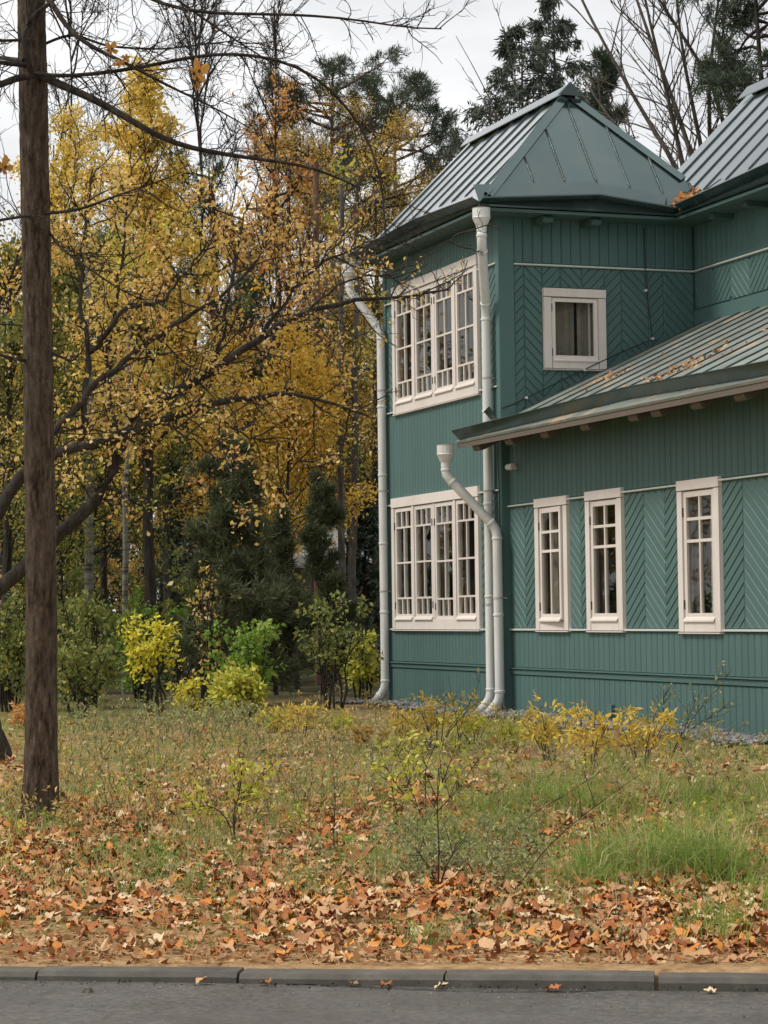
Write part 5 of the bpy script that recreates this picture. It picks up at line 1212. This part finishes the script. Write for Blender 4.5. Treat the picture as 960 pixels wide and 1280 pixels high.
def sapling(px, py, stems, leaf, label, seed, ls=.08, nt=5, per=4, r=.008, name='sapling', asp=.6, up=.3):
    g = gp(px, py); D = float(np.dot(g - CAM, FW)); t = tag(empty(name, g), label, 'sapling'); r_ = G(seed); allS = []
    for s in stems:
        Q = path_pts([(px + (s[0][0] - px) * .1, py + 4, D)] + [(a, b, D + r_.uniform(-.15, .15)) for a, b in s], 10) - g; part('stem', segs(Q, r, r * .35, 5), M['bark_dark'], t); allS.append(Q)
    S = np.concatenate(allS); B = grow(r_, S, nt, .35, 1, 55, (.15, .35), 4, up, .12, .3, absolute=.9)
    part('twigs', segs(B, .003, .0015, 3), M['bark_dark'], t, kind='stuff')
    if per: part('foliage', twig_leaves(r_, B, per, ls, .015, aspect=asp, droop=.3), leaf, t, kind='stuff', smooth=False)
sapling(294, 1055, [[(290, 1020), (302, 985), (303, 945)], [(285, 1020), (262, 1005), (240, 1010)], [(292, 1010), (315, 985), (325, 970)]], L['lime'], 'yellow green sapling with broad leaves standing in the fallen leaves left of centre', 110, .05, 11, 8, .006)
sapling(532, 1035, [[(520, 1000), (510, 975), (495, 935)], [(533, 1000), (530, 960), (545, 930)], [(545, 1000), (560, 960), (575, 920)], [(528, 1010), (500, 990), (478, 950)], [(540, 1020), (575, 985), (600, 945)]], L['lime'], 'several thin stems with lime leaves, tallest sapling clump at the centre of the lawn', 111, .045, 8, 6, .0045)
sapling(500, 1025, [[(490, 990), (487, 960), (500, 930)], [(505, 990), (520, 960), (515, 940)]], L['lime'], 'thin lime leaved sapling left of the central clump', 112, .045, 8, 6, .004)
sapling(548, 1110, [[(549, 1060), (546, 1010), (548, 960)], [(556, 1085), (570, 1060), (578, 1050)], [(540, 1090), (530, 1075), (520, 1060)]], L['drygold'], 'bare upright twig sticking out of the fallen leaves near the centre', 113, .05, 3, 0, .006)
sapling(418, 1065, [[(417, 1030), (420, 1000), (416, 965)]], L['drygold'], 'short bare stem with a few dry leaves between the two leafy saplings', 114, .05, 4, 1, .005)
sapling(835, 948, [[(850, 920), (880, 880), (915, 838)], [(845, 930), (862, 900), (870, 870)], [(855, 915), (900, 890), (925, 870)], [(840, 930), (828, 900), (830, 870)]], L['palegreen'], 'tall thin weed with tiny whitish leaves leaning in front of the low wing wall', 115, .035, 12, 3, .004, name='tall_weed')
sapling(575, 940, [[(572, 905), (566, 880), (560, 845)], [(576, 900), (590, 875), (600, 850)]], L['pale'] if 'pale' in L else L['palegreen'], 'slim grey weed stem with a few leaves before the tower belt board', 116, .06, 4, 1, .005, name='tall_weed')
sapling(640, 1110, [[(680, 1060), (740, 1010), (800, 968)]], L['drygrass'], 'long dry grass stalk slanting over the green tussock', 117, .03, 2, 0, .004, name='dry_stalk')
sapling(600, 1060, [[(660, 1020), (720, 985), (775, 950)]], L['drygrass'], 'long dry stalk slanting up towards the yellow perennials', 118, .03, 2, 0, .003, name='dry_stalk')

# ---- gravel along the house
def gravel():
    r_ = G(120); n = 9000; inv = np.array(HM)
    q = np.concatenate([np.stack([r_.uniform(.2, 9, n), r_.uniform(-1.0, .1, n)], 1), np.stack([r_.uniform(-5.2, .2, n // 3), r_.uniform(-.75, .02, n // 3)], 1)])
    e = .8 + .25 * np.sin(q[:, 0] * 2.1) + .15 * np.sin(q[:, 0] * 5.3); q = q[q[:, 1] > -e]
    P = np.stack([q[:, 0], q[:, 1], 0 * q[:, 0]], 1) @ inv[:3, :3].T + inv[:3, 3]; P[:, 2] = zg(P[:, 0], P[:, 1]) + .015; P[:, 2] += r_.uniform(0, .03, len(P)); N = len(P)
    oct_ = np.array([[1, 0, 0], [0, 1, 0], [-1, 0, 0], [0, -1, 0], [0, 0, 1], [0, 0, -1.0]]); F0 = np.array([[0, 1, 4], [1, 2, 4], [2, 3, 4], [3, 0, 4], [1, 0, 5], [2, 1, 5], [3, 2, 5], [0, 3, 5]])
    a = r_.uniform(0, 6.28, N); s = r_.uniform(.012, .035, N)[:, None, None] * r_.uniform(.6, 1.3, (N, 6, 1)); V = oct_[None] * s * np.array([1, 1, .65]); ca, sa = np.cos(a)[:, None], np.sin(a)[:, None]
    V = np.stack([V[..., 0] * ca - V[..., 1] * sa, V[..., 0] * sa + V[..., 1] * ca, V[..., 2]], -1) + P[:, None]
    t = NT('grey_gravel'); ge = t.n('NewGeometry'); mat = t.pbr(t.ramp(ge.outputs['Random Per Island'], [(0, (.12, .122, .125)), (.5, (.225, .225, .23)), (1, (.37, .365, .355))]), .8)
    o = link('gravel', np_mesh('gravel', V.reshape(-1, 3), (np.arange(N)[:, None, None] * 6 + F0[None]).reshape(-1, 3), mat)); o['kind'] = 'stuff'
gravel()

# ---- fallen maple leaves
def leaf_template(r_, n=24):
    a = np.linspace(0, 2 * math.pi, n, endpoint=False); lob = np.abs(np.cos(2.5 * a)) ** .8
    amp = .26 + .34 * r_.random(); wob = 1 + .16 * np.sin(2 * a + r_.uniform(0, 6)) + .12 * np.sin(3 * a + r_.uniform(0, 6)) + .07 * r_.normal(size=n)
    rad = .5 * (1 - amp + amp * lob) * wob * (.80 + .20 * np.cos(a)); x, y = rad * np.cos(a), rad * np.sin(a)
    V = np.concatenate([[[0, 0, 0]], np.stack([x, y, 0 * x], 1)]); c1, c2 = r_.normal() * .65, r_.normal() * .6
    d = r_.uniform(0, 3.14); p = V[:, 0] * math.cos(d) + V[:, 1] * math.sin(d); q = -V[:, 0] * math.sin(d) + V[:, 1] * math.cos(d)
    V[:, 2] = c1 * p * p + c2 * q * q * .8 + .22 * np.sin(8 * p + 1) * np.abs(q) + np.r_[0, .06 * np.cos(5 * a + 1) + .05 * r_.normal(size=n)]
    V[:, 2] -= V[:, 2].min() * .8
    i = np.arange(n); F = np.stack([0 * i, 1 + i, 1 + (i + 1) % n], 1); return V, F
def litter():
    r_ = G(130); T = [leaf_template(r_) for _ in range(26)]
    def dens(x, y):
        heavy = np.clip((y - 1000 - 70 * np.clip((x - 330) / 250, 0, 1) + 28 * fbm(x, y, 110, 5)) / 75, 0, 1) * np.clip((1196 - y) / 10, 0, 1)
        strip = np.where(y > 1150, np.clip(.22 + (x - 330) / 800, .10, .6), 1.0)
        grass = 1 - .75 * np.exp(-((x - 840) / 110) ** 2 - ((y - 1040) / 60) ** 2) - .4 * np.exp(-((x - 600) / 110) ** 2 - ((y - 1070) / 40) ** 2)
        return np.clip(heavy * strip * np.clip(.62 + .75 * fbm(x, y, 95, 9), .10, 1) * grass + .05 + .62 * np.clip((y - 930) / 60, 0, 1) * np.clip((1080 - y) / 40, 0, 1) * np.clip(.5 + fbm(x, y, 60, 2), 0, 1), 0, 1)
    P, x, y = on_ground(r_, 15500, -40, 1000, 900, 1204, dens); k = kerbd(P) > .03; P = P[k & outside(P, .6)]
    P = P[np.argsort(np.linalg.norm(P - CAM, axis=1))]; N = len(P)
    ci = r_.choice(4, N, p=[.36, .36, .19, .09]); s = r_.uniform(.05, .13, N) * np.where(r_.random(N) < .12, 1.3, 1); rz = r_.uniform(0, 6.28, N); tx, ty = r_.normal(size=N) * .17, r_.normal(size=N) * .17; ti = r_.integers(0, len(T), N); dz = r_.uniform(.002, .030, N)
    names = ['rust brown dry maple leaf lying on the verge', 'light tan dry maple leaf lying curled on the verge', 'orange brown maple leaf lying on the verge', 'pale cream dry maple leaf lying on the verge']
    grps = ['rust brown fallen leaves', 'tan fallen leaves', 'orange fallen leaves', 'pale fallen leaves']
    me = [[np_mesh('fallen_leaf', T[i][0], T[i][1], LIT[c], True) for c in range(4)] for i in range(len(T))]
    for j in range(min(296, N)):
        o = link('fallen_leaf', me[ti[j]][ci[j]]); o.location = (P[j, 0], P[j, 1], P[j, 2] + dz[j]); o.scale = (s[j],) * 3; o.rotation_euler = (tx[j], ty[j], rz[j]); tag(o, names[ci[j]], 'leaf', grps[ci[j]])
    for c in range(4):
        Vs = []
        for j in range(296, N):
            if ci[j] != c: continue
            V, F = T[ti[j]]; m = np.array(Matrix.Translation((P[j, 0], P[j, 1], P[j, 2] + dz[j])) @ (Matrix.Rotation(rz[j], 4, 'Z') @ Matrix.Rotation(ty[j], 4, 'Y') @ Matrix.Rotation(tx[j], 4, 'X')) @ Matrix.Scale(s[j], 4)); Vs.append((V @ m[:3, :3].T + m[:3, 3], F))
        V, F = join(Vs); o = link('leaf_litter', np_mesh('leaf_litter', V, F, LIT[c], True)); o['kind'] = 'stuff'
    # pine needles and straw strewn over the bare strip by the kerb
    P, x, y = on_ground(r_, 26000, -40, 1000, 1000, 1207, lambda x, y: np.clip((y - 1000) / 160, 0, 1) * np.clip(.7 + .5 * fbm(x, y, 60, 8), .15, 1)); P = P[kerbd(P) > .01]; P[:, 2] += r_.uniform(.004, .02, len(P))
    stuff('needle_litter', [leaves(r_, P, .055, .07, 0, fold=0, dirs=np.zeros((len(P), 3)), spread=np.array([1, 1, .12]), jit=.3)], L['straw'])
    # crumbs: small broken bits of leaf
    P, x, y = on_ground(r_, 14000, -40, 1000, 1000, 1206, lambda x, y: np.clip(.6 + .4 * fbm(x, y, 70, 3), .1, 1)); P = P[kerbd(P) > .02]; P[:, 2] += .008
    stuff('leaf_crumbs', [leaves(r_, P, .032, .7, .05, fold=.2, jit=.5)], LIT[1])
    P, x, y = on_ground(r_, 9000, -40, 1000, 1000, 1206, lambda x, y: np.clip(.5 + .5 * fbm(x, y, 50, 6), .1, 1)); P = P[kerbd(P) > .02]; P[:, 2] += .008
    stuff('leaf_crumbs', [leaves(r_, P, .03, .7, .05, fold=.2, jit=.5)], LIT[0])
litter()
# leaves gathered in the roof valley
r_ = G(140); n = 140; q = np.stack([r_.normal(size=n) * .16 + .62, 2.36 + np.abs(r_.normal(size=n)) * .10, 0 * r_.random(n)], 1); q[:, 2] = 6.90 + (q[:, 1] - 2.33) + .02 + r_.uniform(0, .07, n)
V, F = leaves(r_, q, .085, .7, .1, fold=.2); o = link('leaf_pile', np_mesh('leaf_pile', V, F, LIT[2]), None); o.matrix_world = HM; o['kind'] = 'stuff'
# a pebble and specks of dirt on the road
g = gp(110, 1229); m = MB(); m.v = [(-.03, 0, 0), (0, -.022, .0), (.036, .004, 0), (.004, .024, 0), (-.014, -.004, .026), (.014, .0, .03), (.002, .012, .02)]; m.f = [(0, 1, 4), (1, 5, 4), (1, 2, 5), (2, 3, 6), (2, 6, 5), (3, 0, 4), (3, 4, 6), (4, 5, 6), (3, 2, 1, 0)]
o = m.build('stone', M['bark_grey']); o.location = (g[0], g[1] - .02, 0.0); tag(o, 'small dark stone lying on the asphalt just off the kerb', 'stone')
P = gp(G(141).uniform(-20, 980, 500), np.full(500, 1230.0)); r_ = G(142); u = r_.uniform(-1.9, 1.75, 420); P = np.stack([u, kerb_y(u) - .20 - np.abs(r_.normal(size=420)) * .05, np.full(420, .012)], 1)
stuff('kerb_dirt', [leaves(r_, P[:220], .010, .8, .0, fold=.2, jit=.6)], M['bark_dark'])
# grit and crumbs of asphalt on the road
def grit():
    r_ = G(150); n = 900; u = r_.uniform(-2.1, 2.1, n); d = .2 + np.minimum(r_.exponential(.45, n), 3.0); P = np.stack([u, kerb_y(u) - d, .004 + 0 * u], 1); P[:, 2] -= .012 * np.clip(u / 1.6, -1, 1)
    o8 = np.array([[1, 0, 0], [0, 1, 0], [-1, 0, 0], [0, -1, 0], [0, 0, .9]]); F0 = np.array([[0, 1, 4], [1, 2, 4], [2, 3, 4], [3, 0, 4]])
    V = o8[None] * (r_.uniform(.0018, .005, n)[:, None, None] * r_.uniform(.6, 1.4, (n, 5, 1))) + P[:, None]
    t = NT('road_grit'); g = t.n('NewGeometry'); mat = t.pbr(t.ramp(g.outputs['Random Per Island'], [(0, (.03, .028, .025)), (.45, (.10, .09, .078)), (.8, (.17, .155, .13)), (1, (.34, .27, .18))]), .85)
    o = link('road_grit', np_mesh('road_grit', V.reshape(-1, 3), (np.arange(n)[:, None, None] * 5 + F0[None]).reshape(-1, 3), mat)); o['kind'] = 'stuff'
    # dark crack running along the kerb
    m = MB(); x = -0.45; pts = []
    while x < 1.0: pts.append((x, kerb_y(x) - .24 - .10 * (x + .45) * 0 + r_.normal() * .012 - .05 * math.sin(x * 4), .004 - .012 * x / 1.6)); x += .05
    for a, b in zip(pts, pts[1:]): w_ = .004 + r_.random() * .006; m.poly([(a[0], a[1] - w_, a[2]), (b[0], b[1] - w_, b[2]), (b[0], b[1] + w_, b[2]), (a[0], a[1] + w_, a[2])])
    o = m.build('road_crack', M['black']); o['kind'] = 'structure'
grit()
# leaves caught on the lean-to roof
r_ = G(151); n = 420; cx = r_.uniform(1.2, 7.5, 14); cy = r_.uniform(.3, 2.6, 14); ci = r_.integers(0, 14, n); q = np.stack([cx[ci] + r_.normal(size=n) * .22, cy[ci] + r_.normal(size=n) * .22, 0 * r_.random(n)], 1); q[:, 1] = q[:, 1].clip(.0, 2.75); q[:, 2] = LZ + LS * (q[:, 1] - LO) + .008
V, F = leaves(r_, q, .06, .7, -.05, fold=.15, spread=np.array([1, 1, .35])); o = link('roof_leaves', np_mesh('roof_leaves', V, F, LIT[1]), None); o.matrix_world = HM; o['kind'] = 'stuff'
def stray_leaves():
    r_ = G(160); T = [leaf_template(r_) for _ in range(6)]
    for i, (px, py, c) in enumerate(((440, 1231, 1), (480, 1232, 0), (555, 1240, 3), (700, 1239, 0), (250, 1229, 1), (905, 1247, 3), (330, 1232, 0))):
        g = gp(px, py); me = np_mesh('stray_leaf', T[i % 6][0], T[i % 6][1], LIT[c], True); o = link('stray_leaf', me); u = g[0]
        o.location = (u, kerb_y(u) - .205 - .03 * r_.random(), .012 - .012 * u / 1.6); o.scale = (.05 + .03 * r_.random(),) * 3; o.rotation_euler = (.2, .1, r_.uniform(0, 6)); tag(o, 'small dry leaf blown against the foot of the kerb on the road', 'leaf', 'stray leaves on the road')
stray_leaves()
